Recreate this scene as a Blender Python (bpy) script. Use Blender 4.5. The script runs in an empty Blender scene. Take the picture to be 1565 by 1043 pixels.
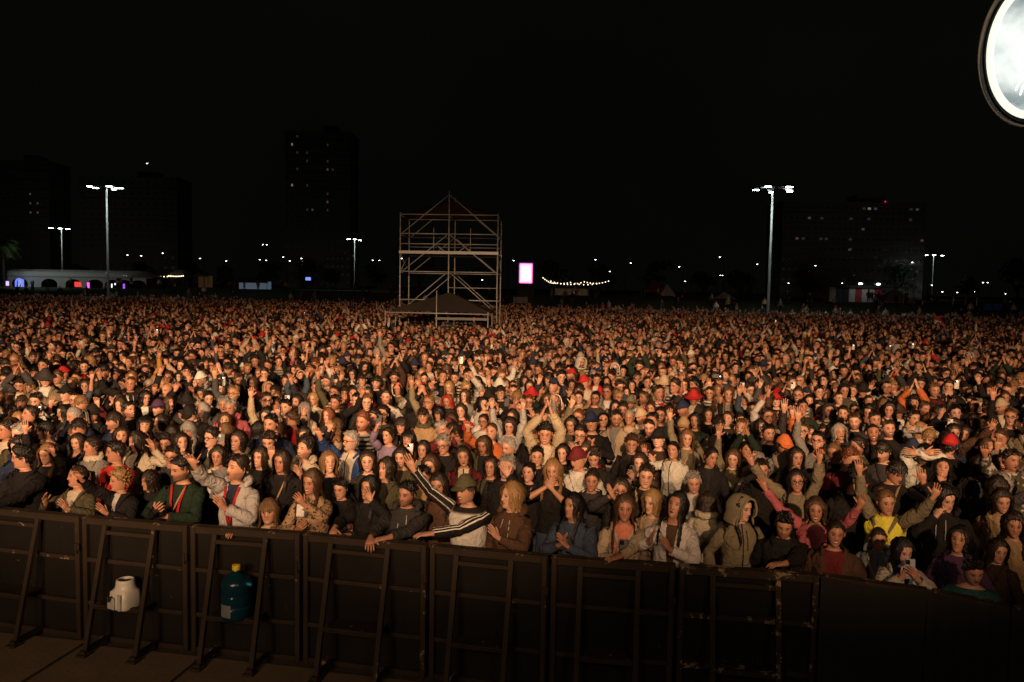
import bpy, math, random
import numpy as np

R_ = random.Random(7)
NR = np.random.RandomState(11)
sc = bpy.context.scene
COL = sc.collection
rad = math.radians

# ------------------------------------------------------------------ camera, world, light, exposure
FW, FH, FPX = 1565.0, 1043.0, 1217.0
CAMZ = 3.5
PITCH, ROLL = rad(3.8), rad(1.0)
fw = np.array([0, math.cos(PITCH), -math.sin(PITCH)])
r0 = np.array([1.0, 0, 0]); u0 = np.cross(r0, fw)
cr = r0*math.cos(ROLL) + u0*math.sin(ROLL)
cu = u0*math.cos(ROLL) - r0*math.sin(ROLL)
CP = np.array([0, 0, CAMZ])

cam = bpy.data.cameras.new('camera'); cam.lens = 28.0; cam.sensor_width = 36.0
cam.clip_start = 0.05; cam.clip_end = 2000
co = bpy.data.objects.new('camera', cam); COL.objects.link(co); sc.camera = co
from mathutils import Matrix, Vector
m = Matrix(((cr[0], cu[0], -fw[0], 0), (cr[1], cu[1], -fw[1], 0), (cr[2], cu[2], -fw[2], CAMZ), (0, 0, 0, 1)))
co.matrix_world = m

w = bpy.data.worlds.new('World'); sc.world = w; w.use_nodes = True
wn = w.node_tree.nodes; wl = w.node_tree.links
bg = wn['Background']
sky = wn.new('ShaderNodeTexSky'); sky.sky_type = 'NISHITA'; sky.sun_disc = False
sky.sun_elevation = rad(-8.0); sky.sun_rotation = rad(200); sky.altitude = 0
add = wn.new('ShaderNodeVectorMath'); add.operation = 'ADD'
tc = wn.new('ShaderNodeTexCoord'); nz = wn.new('ShaderNodeTexNoise'); nz.inputs['Scale'].default_value = 2.2; nz.inputs['Detail'].default_value = 4
wl.new(tc.outputs['Generated'], nz.inputs['Vector'])
mr = wn.new('ShaderNodeMapRange'); mr.inputs['From Min'].default_value = .4; mr.inputs['From Max'].default_value = .75
mr.inputs['To Min'].default_value = .0125; mr.inputs['To Max'].default_value = .020
wl.new(nz.outputs['Fac'], mr.inputs['Value'])
cmb = wn.new('ShaderNodeCombineColor')
mg = wn.new('ShaderNodeMath'); mg.operation = 'MULTIPLY'; mg.inputs[1].default_value = .97; wl.new(mr.outputs[0], mg.inputs[0])
mb_ = wn.new('ShaderNodeMath'); mb_.operation = 'MULTIPLY'; mb_.inputs[1].default_value = .88; wl.new(mr.outputs[0], mb_.inputs[0])
wl.new(mr.outputs[0], cmb.inputs[0]); wl.new(mg.outputs[0], cmb.inputs[1]); wl.new(mb_.outputs[0], cmb.inputs[2])
wl.new(sky.outputs[0], add.inputs[0]); wl.new(cmb.outputs[0], add.inputs[1])
wl.new(add.outputs[0], bg.inputs['Color']); bg.inputs['Strength'].default_value = 0.12

sc.view_settings.view_transform = 'Standard'; sc.view_settings.look = 'None'
sc.view_settings.gamma = 1.0; sc.view_settings.exposure = 0.0
sc.view_settings.use_curve_mapping = False
sc.render.engine = 'CYCLES'
try:
    sc.cycles.use_denoising = True
    sc.cycles.max_bounces = 5; sc.cycles.diffuse_bounces = 2; sc.cycles.glossy_bounces = 2
    sc.cycles.transmission_bounces = 5; sc.cycles.transparent_max_bounces = 6
    sc.cycles.sample_clamp_indirect = 4.0
except Exception: pass

def spot(name, loc, aim, power, deg, blend, col, size=.2):
    l = bpy.data.lights.new(name, 'SPOT'); l.energy = power; l.color = col
    l.spot_size = rad(deg); l.spot_blend = blend; l.shadow_soft_size = size
    o = bpy.data.objects.new(name, l); COL.objects.link(o); o.location = loc
    o.rotation_euler = (Vector(aim)-Vector(loc)).to_track_quat('-Z', 'Y').to_euler()
    return o
WARM = (1.0, .575, .30)
# the stage wash: lamps on the back truss of the stage, aimed out over the heads of the crowd
for x, ax, p in ((-8, -24, .55), (-6, -17, .85), (-4, -11, 1.1), (-2.2, -5.5, 1.1), (-.4, -.5, 1.0), (1.5, 4.5, .85), (3.4, 9.5, .7), (5.2, 15, .55), (7, 21, .42)):
    spot('stage_wash_lamp', (x, -9, 7.4), (ax*.92, 22, 1.5), 24500*p, 26, 1.0, WARM, .16)
for x, ax, p in ((-6, -27, 1.0), (-2, -9, 1.0), (2, 9, .9), (6, 27, .7)):
    spot('stage_throw_lamp', (x, -9, 7.8), (ax, 42, 1.5), 3000*p, 27, 1.0, WARM, .2)
# weak spill of the stage light on the pit and barrier
spot('stage_spill_lamp', (-3.5, -4.5, 6.6), (-3.4, 7.6, .9), 420, 80, 1.0, (1.0, .68, .42), .5)
spot('stage_spill_lamp', (3.5, -4.5, 6.6), (1.0, 7.2, 1.3), 250, 70, 1.0, (1.0, .64, .38), .5)

spot('added_fill_lamp', (-7, -8, 6.0), (-2, 25, 1.6), 4200, 44, 1.0, (1.0, .60, .34), 1.2)  # added fill, softens the black gaps between people

# ------------------------------------------------------------------ projection helpers
def ray(u, v):
    x = (u-FW/2)/FPX; y = (FH/2-v)/FPX
    return fw + cr*x + cu*y            # forward component 1
def at_z(u, v, z):                      # point on the plane Z=z seen in that pixel
    d = ray(u, v); t = (z-CAMZ)/d[2]
    return CP + d*t
def at_y(u, v, y):                      # point at ground distance y
    d = ray(u, v); return CP + d*(y/d[1])
def proj(p):
    q = np.asarray(p, float)-CP; z = q@fw
    return FW/2+FPX*(q@cr)/z, FH/2-FPX*(q@cu)/z

# ------------------------------------------------------------------ object helpers
def link(o, parent=None):
    COL.objects.link(o)
    if parent is not None: o.parent = parent
    return o
def tag(o, label=None, cat=None, group=None, kind=None):
    if label: o['label'] = label
    if cat: o['category'] = cat
    if group: o['group'] = group
    if kind: o['kind'] = kind
    return o
def empty(name, loc=(0, 0, 0), rz=0.0):
    o = bpy.data.objects.new(name, None); COL.objects.link(o)
    o.location = [float(a) for a in loc]; o.rotation_euler = (0, 0, rz); o.empty_display_size = .2
    return o
def copy_tree(o, parent=None):
    c = o.copy(); COL.objects.link(c)
    if parent is not None: c.parent = parent
    for ch in KIDS.get(o.name, []):
        d = copy_tree(ch, c); KIDS.setdefault(c.name, []).append(d)
    return c
KIDS = {}

class MB:
    """collects verts / faces / material slots and builds ONE mesh object"""
    def __init__(s): s.v = []; s.f = []; s.mi = []; s.n = 0; s.mat = 0
    def add(s, vs, fs):
        b = s.n; s.v.extend([tuple(map(float, p)) for p in vs]); s.n += len(vs)
        for f in fs: s.f.append(tuple(b+i for i in f)); s.mi.append(s.mat)
        return b
    def box(s, c, sz, R=None, bev=0):
        c = np.array(c, float); h = np.array(sz, float)/2
        if bev <= 0:
            vs = np.array([[x, y, z] for x in (-1, 1) for y in (-1, 1) for z in (-1, 1)])*h
            fs = [(0, 1, 3, 2), (4, 6, 7, 5), (0, 4, 5, 1), (2, 3, 7, 6), (0, 2, 6, 4), (1, 5, 7, 3)]
        else:
            b = min(bev, *(h*.9)); pr = [(-h[0], -h[1]+b), (-h[0]+b, -h[1]), (h[0]-b, -h[1]), (h[0], -h[1]+b), (h[0], h[1]-b), (h[0]-b, h[1]), (-h[0]+b, h[1]), (-h[0], h[1]-b)]
            vs = []
            for z, k in ((-h[2], 1), (-h[2]+b, 0), (h[2]-b, 0), (h[2], 1)):
                for x, y in pr:
                    vs.append((x-np.sign(x)*b*.7*k, y-np.sign(y)*b*.7*k, z))
            vs = np.array(vs); fs = [tuple(range(7, -1, -1)), tuple(range(24, 32))]
            for r in range(3):
                for i in range(8): fs.append((r*8+i, r*8+(i+1) % 8, r*8+8+(i+1) % 8, r*8+8+i))
        if R is not None: vs = vs@np.array(R).T
        return s.add(vs+c, fs)
    def bar(s, a, b, w, h=None, up=(0, 0, 1)):
        a = np.array(a, float); b = np.array(b, float); d = b-a; L = np.linalg.norm(d); d = d/L
        u = np.array(up, float)
        if abs(d@u) > .95: u = np.array([0, 1.0, 0])
        x = np.cross(d, u); x /= np.linalg.norm(x); z = np.cross(x, d)
        return s.box((a+b)/2, (w, L, h or w), np.stack([x, d, z], 1))
    def tube(s, pts, r, n=8, cap=True):
        pts = [np.array(p, float) for p in pts]; m = len(pts)
        rs = r if hasattr(r, '__len__') else [r]*m
        e = None; vs = []
        for i in range(m):
            t = pts[min(i+1, m-1)]-pts[max(i-1, 0)]; t = t/np.linalg.norm(t)
            if e is None:
                e = np.cross(t, (0, 0, 1) if abs(t[2]) < .9 else (1, 0, 0))
            e = e-t*(e@t); e /= np.linalg.norm(e); g = np.cross(t, e)
            for k in range(n):
                a = 2*math.pi*k/n; vs.append(pts[i]+(e*math.cos(a)+g*math.sin(a))*rs[i])
        fs = []
        for i in range(m-1):
            for k in range(n): fs.append((i*n+k, i*n+(k+1) % n, i*n+n+(k+1) % n, i*n+n+k))
        if cap: fs += [tuple(range(n-1, -1, -1)), tuple((m-1)*n+k for k in range(n))]
        return s.add(vs, fs)
    def lathe(s, prof, n=20, c=(0, 0, 0), R=None, cap=True):
        c = np.array(c, float); vs = []
        for r, z in prof:
            for k in range(n):
                a = 2*math.pi*k/n; vs.append((r*math.cos(a), r*math.sin(a), z))
        vs = np.array(vs)
        if R is not None: vs = vs@np.array(R).T
        fs = []; m = len(prof)
        for i in range(m-1):
            for k in range(n): fs.append((i*n+k, i*n+(k+1) % n, i*n+n+(k+1) % n, i*n+n+k))
        if cap: fs += [tuple(range(n-1, -1, -1)), tuple((m-1)*n+k for k in range(n))]
        return s.add(vs+c, fs)
    def quad(s, a, b, c, d): return s.add([a, b, c, d], [(0, 1, 2, 3)])
    def mesh(s, name, mats, smooth=False):
        me = bpy.data.meshes.new(name); me.from_pydata(s.v, [], s.f)
        for mt in (mats if isinstance(mats, (list, tuple)) else [mats]): me.materials.append(mt)
        if any(s.mi): me.polygons.foreach_set('material_index', s.mi)
        if smooth: me.polygons.foreach_set('use_smooth', [True]*len(s.f))
        me.update(); return me
    def build(s, name, mats, parent=None, smooth=False, loc=None):
        o = bpy.data.objects.new(name, s.mesh(name, mats, smooth)); link(o, parent)
        if parent is not None: KIDS.setdefault(parent.name, []).append(o)
        if loc is not None: o.location = [float(a) for a in loc]
        return o

# ------------------------------------------------------------------ materials
def new_mat(name):
    mt = bpy.data.materials.new(name); mt.use_nodes = True
    return mt, mt.node_tree.nodes, mt.node_tree.links, mt.node_tree.nodes['Principled BSDF']
def mat(name, col, rough=.6, metal=0.0, var=.25, scale=6.0, bump=.0, bscale=40., spec=.5):
    mt, n, l, p = new_mat(name)
    tcn = n.new('ShaderNodeTexCoord'); no = n.new('ShaderNodeTexNoise'); no.inputs['Scale'].default_value = scale; no.inputs['Detail'].default_value = 6
    l.new(tcn.outputs['Object'], no.inputs['Vector'])
    mx = n.new('ShaderNodeMix'); mx.data_type = 'RGBA'
    mx.inputs[6].default_value = (*[c*(1-var) for c in col], 1); mx.inputs[7].default_value = (*[min(1, c*(1+var)) for c in col], 1)
    l.new(no.outputs['Fac'], mx.inputs[0]); l.new(mx.outputs[2], p.inputs['Base Color'])
    p.inputs['Roughness'].default_value = rough; p.inputs['Metallic'].default_value = metal
    p.inputs['Specular IOR Level'].default_value = spec
    if bump:
        b = n.new('ShaderNodeBump'); b.inputs['Strength'].default_value = bump; b.inputs['Distance'].default_value = .02
        n2 = n.new('ShaderNodeTexNoise'); n2.inputs['Scale'].default_value = bscale; n2.inputs['Detail'].default_value = 5
        l.new(tcn.outputs['Object'], n2.inputs['Vector']); l.new(n2.outputs['Fac'], b.inputs['Height']); l.new(b.outputs[0], p.inputs['Normal'])
    return mt
def emis(name, col, strength, sample=False):
    mt, n, l, p = new_mat(name)
    p.inputs['Base Color'].default_value = (.15, .15, .15, 1)
    p.inputs['Emission Color'].default_value = (*col, 1); p.inputs['Emission Strength'].default_value = strength
    if not sample:
        try: mt.cycles.emission_sampling = 'NONE'
        except Exception: pass
    return mt
# ------------------------------------------------------------------ people: shaders
def attr(n, name, out='Color', typ='INSTANCER'):
    a = n.new('ShaderNodeAttribute'); a.attribute_type = typ; a.attribute_name = name
    return a.outputs[out]
class NG:
    """tiny node-graph maths helper"""
    def __init__(s, n, l): s.n = n; s.l = l
    def m(s, op, *ins, clamp=False):
        nd = s.n.new('ShaderNodeMath'); nd.operation = op; nd.use_clamp = clamp
        for i, v in enumerate(ins):
            if isinstance(v, (int, float)): nd.inputs[i].default_value = v
            else: s.l.new(v, nd.inputs[i])
        return nd.outputs[0]
    def step(s, v, lo, hi):              # smooth 0..1 as v goes lo -> hi
        nd = s.n.new('ShaderNodeMapRange'); nd.interpolation_type = 'SMOOTHSTEP'
        nd.inputs['From Min'].default_value = lo; nd.inputs['From Max'].default_value = hi
        if lo > hi:
            nd.inputs['From Min'].default_value = hi; nd.inputs['From Max'].default_value = lo
            nd.inputs['To Min'].default_value = 1; nd.inputs['To Max'].default_value = 0
        s.l.new(v, nd.inputs['Value']); return nd.outputs[0]
    def ell(s, x, z, cx, cz, a, b, soft=.35):   # 1 inside an ellipse
        dx = s.m('DIVIDE', s.m('SUBTRACT', x, cx), a); dz = s.m('DIVIDE', s.m('SUBTRACT', z, cz), b)
        r = s.m('ADD', s.m('MULTIPLY', dx, dx), s.m('MULTIPLY', dz, dz))
        return s.step(r, 1+soft, 1-soft)
    def mix(s, f, a, b):
        nd = s.n.new('ShaderNodeMix'); nd.data_type = 'RGBA'
        for sk, v in ((nd.inputs[0], f), (nd.inputs[6], a), (nd.inputs[7], b)):
            if isinstance(v, (int, float)): sk.default_value = v
            elif isinstance(v, tuple): sk.default_value = (*v, 1)
            else: s.l.new(v, sk)
        return nd.outputs[2]
    def mul(s, a, k):
        nd = s.n.new('ShaderNodeMix'); nd.data_type = 'RGBA'; nd.blend_type = 'MULTIPLY'; nd.inputs[0].default_value = 1
        s.l.new(a, nd.inputs[6])
        if isinstance(k, tuple): nd.inputs[7].default_value = (*k, 1)
        else: s.l.new(k, nd.inputs[7])
        return nd.outputs[2]

def skin_mat():
    mt, n, l, p = new_mat('skin'); g = NG(n, l)
    a = n.new('ShaderNodeAttribute'); a.attribute_type = 'GEOMETRY'; a.attribute_name = 'hc'
    sx = n.new('ShaderNodeSeparateXYZ'); l.new(a.outputs['Vector'], sx.inputs[0])
    x, y, z = sx.outputs; ax = g.m('ABSOLUTE', x)
    front = g.step(y, -.02, -.05)
    skin = attr(n, 'skin'); hair = attr(n, 'hairc'); face = attr(n, 'face')
    fs = n.new('ShaderNodeSeparateXYZ'); l.new(face, fs.inputs[0])
    beard, eyes, mouth = fs.outputs
    tcn = n.new('ShaderNodeTexCoord'); no = n.new('ShaderNodeTexNoise'); no.inputs['Scale'].default_value = 30; l.new(tcn.outputs['Object'], no.inputs['Vector'])
    no2 = n.new('ShaderNodeTexNoise'); no2.inputs['Scale'].default_value = 9; no2.inputs['Detail'].default_value = 5; l.new(tcn.outputs['Object'], no2.inputs['Vector'])
    c = g.mix(g.m('MULTIPLY', g.step(no2.outputs['Fac'], .35, .7), .38), skin, (.30, .10, .065))
    # cheeks and nose run redder
    c = g.mix(g.m('MULTIPLY', g.m('MULTIPLY', g.ell(ax, z, .038, -.028, .024, .02, .8), front), .22), c, (.55, .17, .12))
    # beard (real hair on the jaw)
    bz = g.m('ADD', z, g.m('MULTIPLY', ax, -.55))
    bm = g.m('MULTIPLY', g.step(bz, -.055, -.085), g.step(y, .045, .01))
    bm = g.m('MULTIPLY', bm, g.step(z, -.128, -.112))
    must = g.ell(ax, z, .012, -.051, .024, .006, .5)
    bm = g.m('MULTIPLY', g.m('MAXIMUM', bm, g.m('MULTIPLY', must, front)), beard)
    bn = n.new('ShaderNodeTexNoise'); bn.inputs['Scale'].default_value = 220; l.new(tcn.outputs['Object'], bn.inputs['Vector'])
    bm = g.m('MULTIPLY', bm, g.step(bn.outputs['Fac'], .25, .55))
    c = g.mix(bm, c, hair)
    # lips and mouth
    lips = g.m('MULTIPLY', g.ell(x, z, 0, -.0665, .025, .0095, .4), front)
    c = g.mix(g.m('MULTIPLY', lips, .55), c, (.36, .10, .085))
    line = g.m('MULTIPLY', g.ell(x, z, 0, -.0655, .024, .0022, .5), front)
    c = g.mix(g.m('MULTIPLY', line, .9), c, (.05, .015, .012))
    opn = g.m('MULTIPLY', g.m('MULTIPLY', g.ell(x, z, 0, -.068, .019, .0095, .35), front), g.step(mouth, .45, .55))
    c = g.mix(opn, c, (.035, .01, .008))
    teeth = g.m('MULTIPLY', g.m('MULTIPLY', g.ell(x, z, 0, -.0635, .017, .004, .3), front), g.step(mouth, .75, .85))
    c = g.mix(teeth, c, (.75, .7, .6))
    # nostrils
    nos = g.m('MULTIPLY', g.ell(ax, z, .0085, -.0425, .0055, .0032, .5), front)
    c = g.mix(nos, c, (.08, .03, .02))
    # brows
    bzz = g.m('SUBTRACT', z, g.m('MULTIPLY', ax, -.10))
    brow = g.m('MULTIPLY', g.ell(ax, bzz, .032, .030, .020, .0046, .5), front)
    c = g.mix(g.m('MULTIPLY', brow, .85), c, hair)
    # lids, lashes, eyes
    lid = g.m('MULTIPLY', g.ell(ax, z, .031, .0045, .019, .0115, .6), front)
    c = g.mix(g.m('MULTIPLY', lid, .5), c, (.19, .075, .05))
    eo = g.step(eyes, .2, .4)
    ez = g.m('ADD', .0048, g.m('MULTIPLY', eyes, 0.0022))
    ew = g.m('MULTIPLY', g.m('MULTIPLY', g.ell(ax, z, .031, .002, .0142, .0066, .3), front), eo)
    c = g.mix(ew, c, (.36, .30, .25))
    ir = g.m('MULTIPLY', g.m('MULTIPLY', g.ell(ax, z, .030, .002, .0066, .0072, .3), front), eo)
    c = g.mix(ir, c, (.012, .008, .006))
    lash = g.m('MULTIPLY', g.ell(ax, z, .032, .0088, .0165, .0028, .5), front)
    lash2 = g.m('MULTIPLY', g.m('MULTIPLY', g.ell(ax, z, .032, -.001, .0155, .0024, .5), front), g.m('SUBTRACT', 1, eo))
    c = g.mix(g.m('MAXIMUM', g.m('MULTIPLY', lash, eo), lash2), c, (.02, .012, .01))
    l.new(c, p.inputs['Base Color'])
    p.inputs['Roughness'].default_value = .48; p.inputs['Specular IOR Level'].default_value = .4
    b = n.new('ShaderNodeBump'); b.inputs['Strength'].default_value = .12; b.inputs['Distance'].default_value = .004
    l.new(no.outputs['Fac'], b.inputs['Height']); l.new(b.outputs[0], p.inputs['Normal'])
    return mt

def cloth_mat():
    mt, n, l, p = new_mat('cloth'); g = NG(n, l)
    a = n.new('ShaderNodeAttribute'); a.attribute_type = 'GEOMETRY'; a.attribute_name = 'cc'
    sx = n.new('ShaderNodeSeparateXYZ'); l.new(a.outputs['Vector'], sx.inputs[0])
    x, z, k = sx.outputs; ax = g.m('ABSOLUTE', x)
    top = attr(n, 'top'); inner = attr(n, 'inner'); par = attr(n, 'par')
    fs = n.new('ShaderNodeSeparateXYZ'); l.new(par, fs.inputs[0])
    opn, pat, sleeve = fs.outputs
    tcn = n.new('ShaderNodeTexCoord')
    isf = g.m('MULTIPLY', g.step(k, .25, .75), g.step(k, 1.6, 1.2))
    isarm = g.step(k, 1.4, 1.7)
    def pk(v): return g.m('COMPARE', pat, v, .3)
    # patterns
    st = g.m('GREATER_THAN', g.m('SINE', g.m('MULTIPLY', z, 120)), .0)
    c = g.mix(g.m('MULTIPLY', g.m('MULTIPLY', st, pk(1)), g.m('SUBTRACT', 1, isarm)), top, inner)
    vo = n.new('ShaderNodeTexVoronoi'); vo.inputs['Scale'].default_value = 34; l.new(tcn.outputs['Object'], vo.inputs['Vector'])
    c = g.mix(g.m('MULTIPLY', g.step(vo.outputs['Distance'], .38, .3), pk(2)), c, inner)
    # three lines down the outside of the sleeve
    s1 = g.m('ABSOLUTE', g.m('SUBTRACT', x, math.pi/2))
    ln = g.m('GREATER_THAN', g.m('SINE', g.m('MULTIPLY', s1, 12.0)), -.2)
    ln = g.m('MULTIPLY', g.m('MULTIPLY', g.m('MULTIPLY', g.m('LESS_THAN', s1, .78), g.m('COMPARE', g.m('COSINE', g.m('MULTIPLY', s1, 12.0)), 1, .75)), pk(3)), isarm)
    c = g.mix(ln, c, (.75, .74, .7))
    body3 = g.m('MULTIPLY', g.m('MULTIPLY', pk(3), g.m('SUBTRACT', 1, isarm)), g.step(z, 1.40, 1.37))
    c = g.mix(body3, c, inner)
    c = g.mix(g.m('MULTIPLY', pk(8), g.m('SUBTRACT', 1, isarm)), c, inner)
    cn = n.new('ShaderNodeTexNoise'); cn.inputs['Scale'].default_value = 14; l.new(tcn.outputs['Object'], cn.inputs['Vector'])
    c = g.mix(g.m('MULTIPLY', g.step(cn.outputs['Fac'], .50, .54), pk(4)), c, inner)
    # woven checks
    ck = g.m('MAXIMUM', g.m('GREATER_THAN', g.m('SINE', g.m('MULTIPLY', z, 90)), .6), g.m('GREATER_THAN', g.m('SINE', g.m('MULTIPLY', x, 90)), .6))
    c = g.mix(g.m('MULTIPLY', ck, pk(5)), c, inner)
    # printed motif on the chest
    pm = g.m('MULTIPLY', g.m('MULTIPLY', g.ell(x, z, 0, 1.24, .075, .06, .1), isf), pk(6))
    c = g.mix(g.m('MULTIPLY', pm, g.step(cn.outputs['Fac'], .47, .5)), c, inner)
    # open front showing the layer underneath
    wv = g.m('MULTIPLY', opn, g.m('ADD', .25, g.m('MULTIPLY', g.m('SUBTRACT', z, .95), 1.4)))
    om = g.m('MULTIPLY', g.m('LESS_THAN', ax, wv), isf)
    c = g.mix(om, c, inner)
    sm = g.m('MULTIPLY', g.m('MULTIPLY', g.m('LESS_THAN', g.m('ABSOLUTE', g.m('SUBTRACT', z, 1.07)), .006), g.m('SUBTRACT', 1, isarm)), .5)
    c = g.mix(sm, c, (.01, .01, .01))
    zip_ = g.m('MULTIPLY', g.m('MULTIPLY', g.m('LESS_THAN', ax, .006), isf), pk(7))
    c = g.mix(zip_, c, (.02, .02, .02))
    no = n.new('ShaderNodeTexNoise'); no.inputs['Scale'].default_value = 9; no.inputs['Detail'].default_value = 5; l.new(tcn.outputs['Object'], no.inputs['Vector'])
    v = n.new('ShaderNodeMapRange'); v.inputs['To Min'].default_value = .72; v.inputs['To Max'].default_value = 1.22; l.new(no.outputs['Fac'], v.inputs['Value'])
    vc = n.new('ShaderNodeCombineColor')
    for i in range(3): l.new(v.outputs[0], vc.inputs[i])
    c = g.mul(c, vc.outputs[0])
    l.new(c, p.inputs['Base Color']); p.inputs['Roughness'].default_value = .85; p.inputs['Specular IOR Level'].default_value = .25
    wv = n.new('ShaderNodeTexNoise'); wv.inputs['Scale'].default_value = 11; wv.inputs['Detail'].default_value = 3; wv.inputs['Distortion'].default_value = 1.6
    l.new(tcn.outputs['Object'], wv.inputs['Vector'])
    b = n.new('ShaderNodeBump'); b.inputs['Strength'].default_value = .85; b.inputs['Distance'].default_value = .035
    l.new(wv.outputs['Fac'], b.inputs['Height']); l.new(b.outputs[0], p.inputs['Normal'])
    return mt

def plain_attr_mat(name, prop, rough=.7, spec=.3, bump=.3, bscale=60, stretch=None):
    mt, n, l, p = new_mat(name); g = NG(n, l)
    c = attr(n, prop); tcn = n.new('ShaderNodeTexCoord')
    no = n.new('ShaderNodeTexNoise'); no.inputs['Scale'].default_value = bscale; no.inputs['Detail'].default_value = 3
    if stretch:
        mp = n.new('ShaderNodeMapping'); mp.inputs['Scale'].default_value = stretch; l.new(tcn.outputs['Object'], mp.inputs['Vector']); l.new(mp.outputs[0], no.inputs['Vector'])
    else: l.new(tcn.outputs['Object'], no.inputs['Vector'])
    v = n.new('ShaderNodeMapRange'); v.inputs['To Min'].default_value = .55; v.inputs['To Max'].default_value = 1.5; l.new(no.outputs['Fac'], v.inputs['Value'])
    vc = n.new('ShaderNodeCombineColor')
    for i in range(3): l.new(v.outputs[0], vc.inputs[i])
    l.new(g.mul(c, vc.outputs[0]), p.inputs['Base Color'])
    p.inputs['Roughness'].default_value = rough; p.inputs['Specular IOR Level'].default_value = spec
    b = n.new('ShaderNodeBump'); b.inputs['Strength'].default_value = bump; b.inputs['Distance'].default_value = .01
    l.new(no.outputs['Fac'], b.inputs['Height']); l.new(b.outputs[0], p.inputs['Normal'])
    return mt
M_SKIN = skin_mat(); M_CLOTH = cloth_mat()
M_HAIR = plain_attr_mat('hair', 'hairc', .42, .45, .9, 110, (1, 1, .07))
for nd in M_HAIR.node_tree.nodes:
    if nd.type == 'MAP_RANGE': nd.inputs['To Min'].default_value = .1; nd.inputs['To Max'].default_value = 2.2
M_TROUS = plain_attr_mat('trouser_cloth', 'trou', .85, .2, .4, 20)
M_HAT = plain_attr_mat('hat_cloth', 'hatc', .8, .25, .25, 50)
M_FRAME = mat('spectacle_frame', (.012, .01, .01), .35, 0, .1)
M_SCREENLIT = emis('phone_screen_lit', (.85, .92, 1.0), .9)
PMATS = {'body': M_SKIN, 'top': M_CLOTH, 'hood': M_CLOTH, 'scarf': M_HAT, 'trousers': M_TROUS, 'hair': M_HAIR, 'cap': M_HAT, 'hat': M_HAT, 'glasses': M_FRAME, 'lanyard': M_HAT, 'collar': M_CLOTH, 'bag_strap': M_HAT, 'drawstring': M_HAT, 'wristband': M_HAT, 'phone': M_SCREENLIT}

# ------------------------------------------------------------------ people: geometry
HALF = [0, 8, 17, 27, 38, 52, 70, 90, 110, 133, 157, 180]
PHI = np.radians(HALF + [-a for a in HALF[-2:0:-1]])
NC = len(PHI); SN, CS = np.sin(PHI), np.cos(PHI)
CR_, CL_ = HALF.index(90), NC-HALF.index(90)       # columns at +X and -X
def crom(x, xs, ys):
    xs = np.asarray(xs, float); ys = np.asarray(ys, float)
    mm = np.gradient(ys, xs); i = np.clip(np.searchsorted(xs, x)-1, 0, len(xs)-2)
    h = xs[i+1]-xs[i]; t = np.clip((x-xs[i])/h, 0, 1)
    return (2*t**3-3*t**2+1)*ys[i]+(t**3-2*t**2+t)*h*mm[i]+(-2*t**3+3*t**2)*ys[i+1]+(t**3-t**2)*h*mm[i+1]
HT = np.array([  # z, half width, front, back
 (-.114, .034, .076, .058), (-.100, .047, .086, .060), (-.080, .057, .088, .064), (-.050, .066, .088, .080), (-.020, .072, .090, .094),
 (.010, .0755, .094, .100), (.040, .076, .094, .101), (.068, .070, .085, .094), (.092, .057, .066, .076), (.109, .038, .042, .050), (.119, .018, .018, .026), (.122, .0, .0, .0)])
def skull(phi, z, off=0.0):
    """a point of the bare skull at azimuth phi (0 = front) and height z, pushed out by off"""
    z = np.clip(z, -.114, .1218)
    a = crom(z, HT[:, 0], HT[:, 1]); F = crom(z, HT[:, 0], HT[:, 2]); B = crom(z, HT[:, 0], HT[:, 3])
    c = np.cos(phi); s = np.sin(phi)
    k = np.clip((z-.05)/.07, 0, 1)
    x = (a+off*(1-.75*k))*s; y = np.where(c > 0, -(F+off*(1-.75*k))*c, -(B+off*(1-.75*k))*c)
    return np.stack([x, y, z+off*k*k + 0*x], -1)
HROWS = [.119, .112, .102, .088, .070, .052, .038, .029, .020, .011, .003, -.005, -.013, -.021, -.029, -.036, -.043, -.050, -.058, -.0655, -.073, -.083, -.095, -.107, -.114]
def face_rows(fem, rs):
    rows = []
    nose = .023+rs.uniform(-.004, .005); jaw = rs.uniform(.92, 1.08)*(.95 if fem else 1.04); wid = rs.uniform(.95, 1.05)
    for z in HROWS:
        P = skull(PHI, np.full(NC, z)); x, y = P[:, 0], P[:, 1]
        fr = np.clip(CS, 0, 1)**.5; X = np.abs(x)
        d = np.zeros(NC)
        nh = np.interp(z, [-.052, -.044, -.034, -.02, .0, .018, .03], [0, .55, 1, .78, .42, .2, .06])*nose
        ns = np.interp(z, [-.05, -.03, .0, .03], [.0135, .0125, .009, .011])
        d += nh*np.exp(-(X/ns)**2)
        d -= .0095*np.exp(-((X-.031)/.0155)**2-((z-.004)/.012)**2)
        d += .0035*np.exp(-((X-.031)/.009)**2-((z-.003)/.007)**2)
        d += (.003 if fem else .0055)*np.exp(-((X-.028)/.022)**2-((z-.026)/.008)**2)
        d += .0055*np.exp(-(x/.02)**2-((z+.0665)/.0085)**2)
        d -= .003*np.exp(-(x/.022)**2-((z+.0655)/.0025)**2)
        d -= .0035*np.exp(-(x/.02)**2-((z+.083)/.006)**2)
        d += .006*np.exp(-(x/.018)**2-((z+.102)/.012)**2)
        d += .004*np.exp(-((X-.046)/.014)**2-((z+.024)/.016)**2)
        P[:, 1] -= d*fr
        jw = 1+(jaw-1)*np.clip((-z-.03)/.05, 0, 1)
        P[:, 0] *= wid*jw
        rows.append(P)
    return rows

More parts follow.
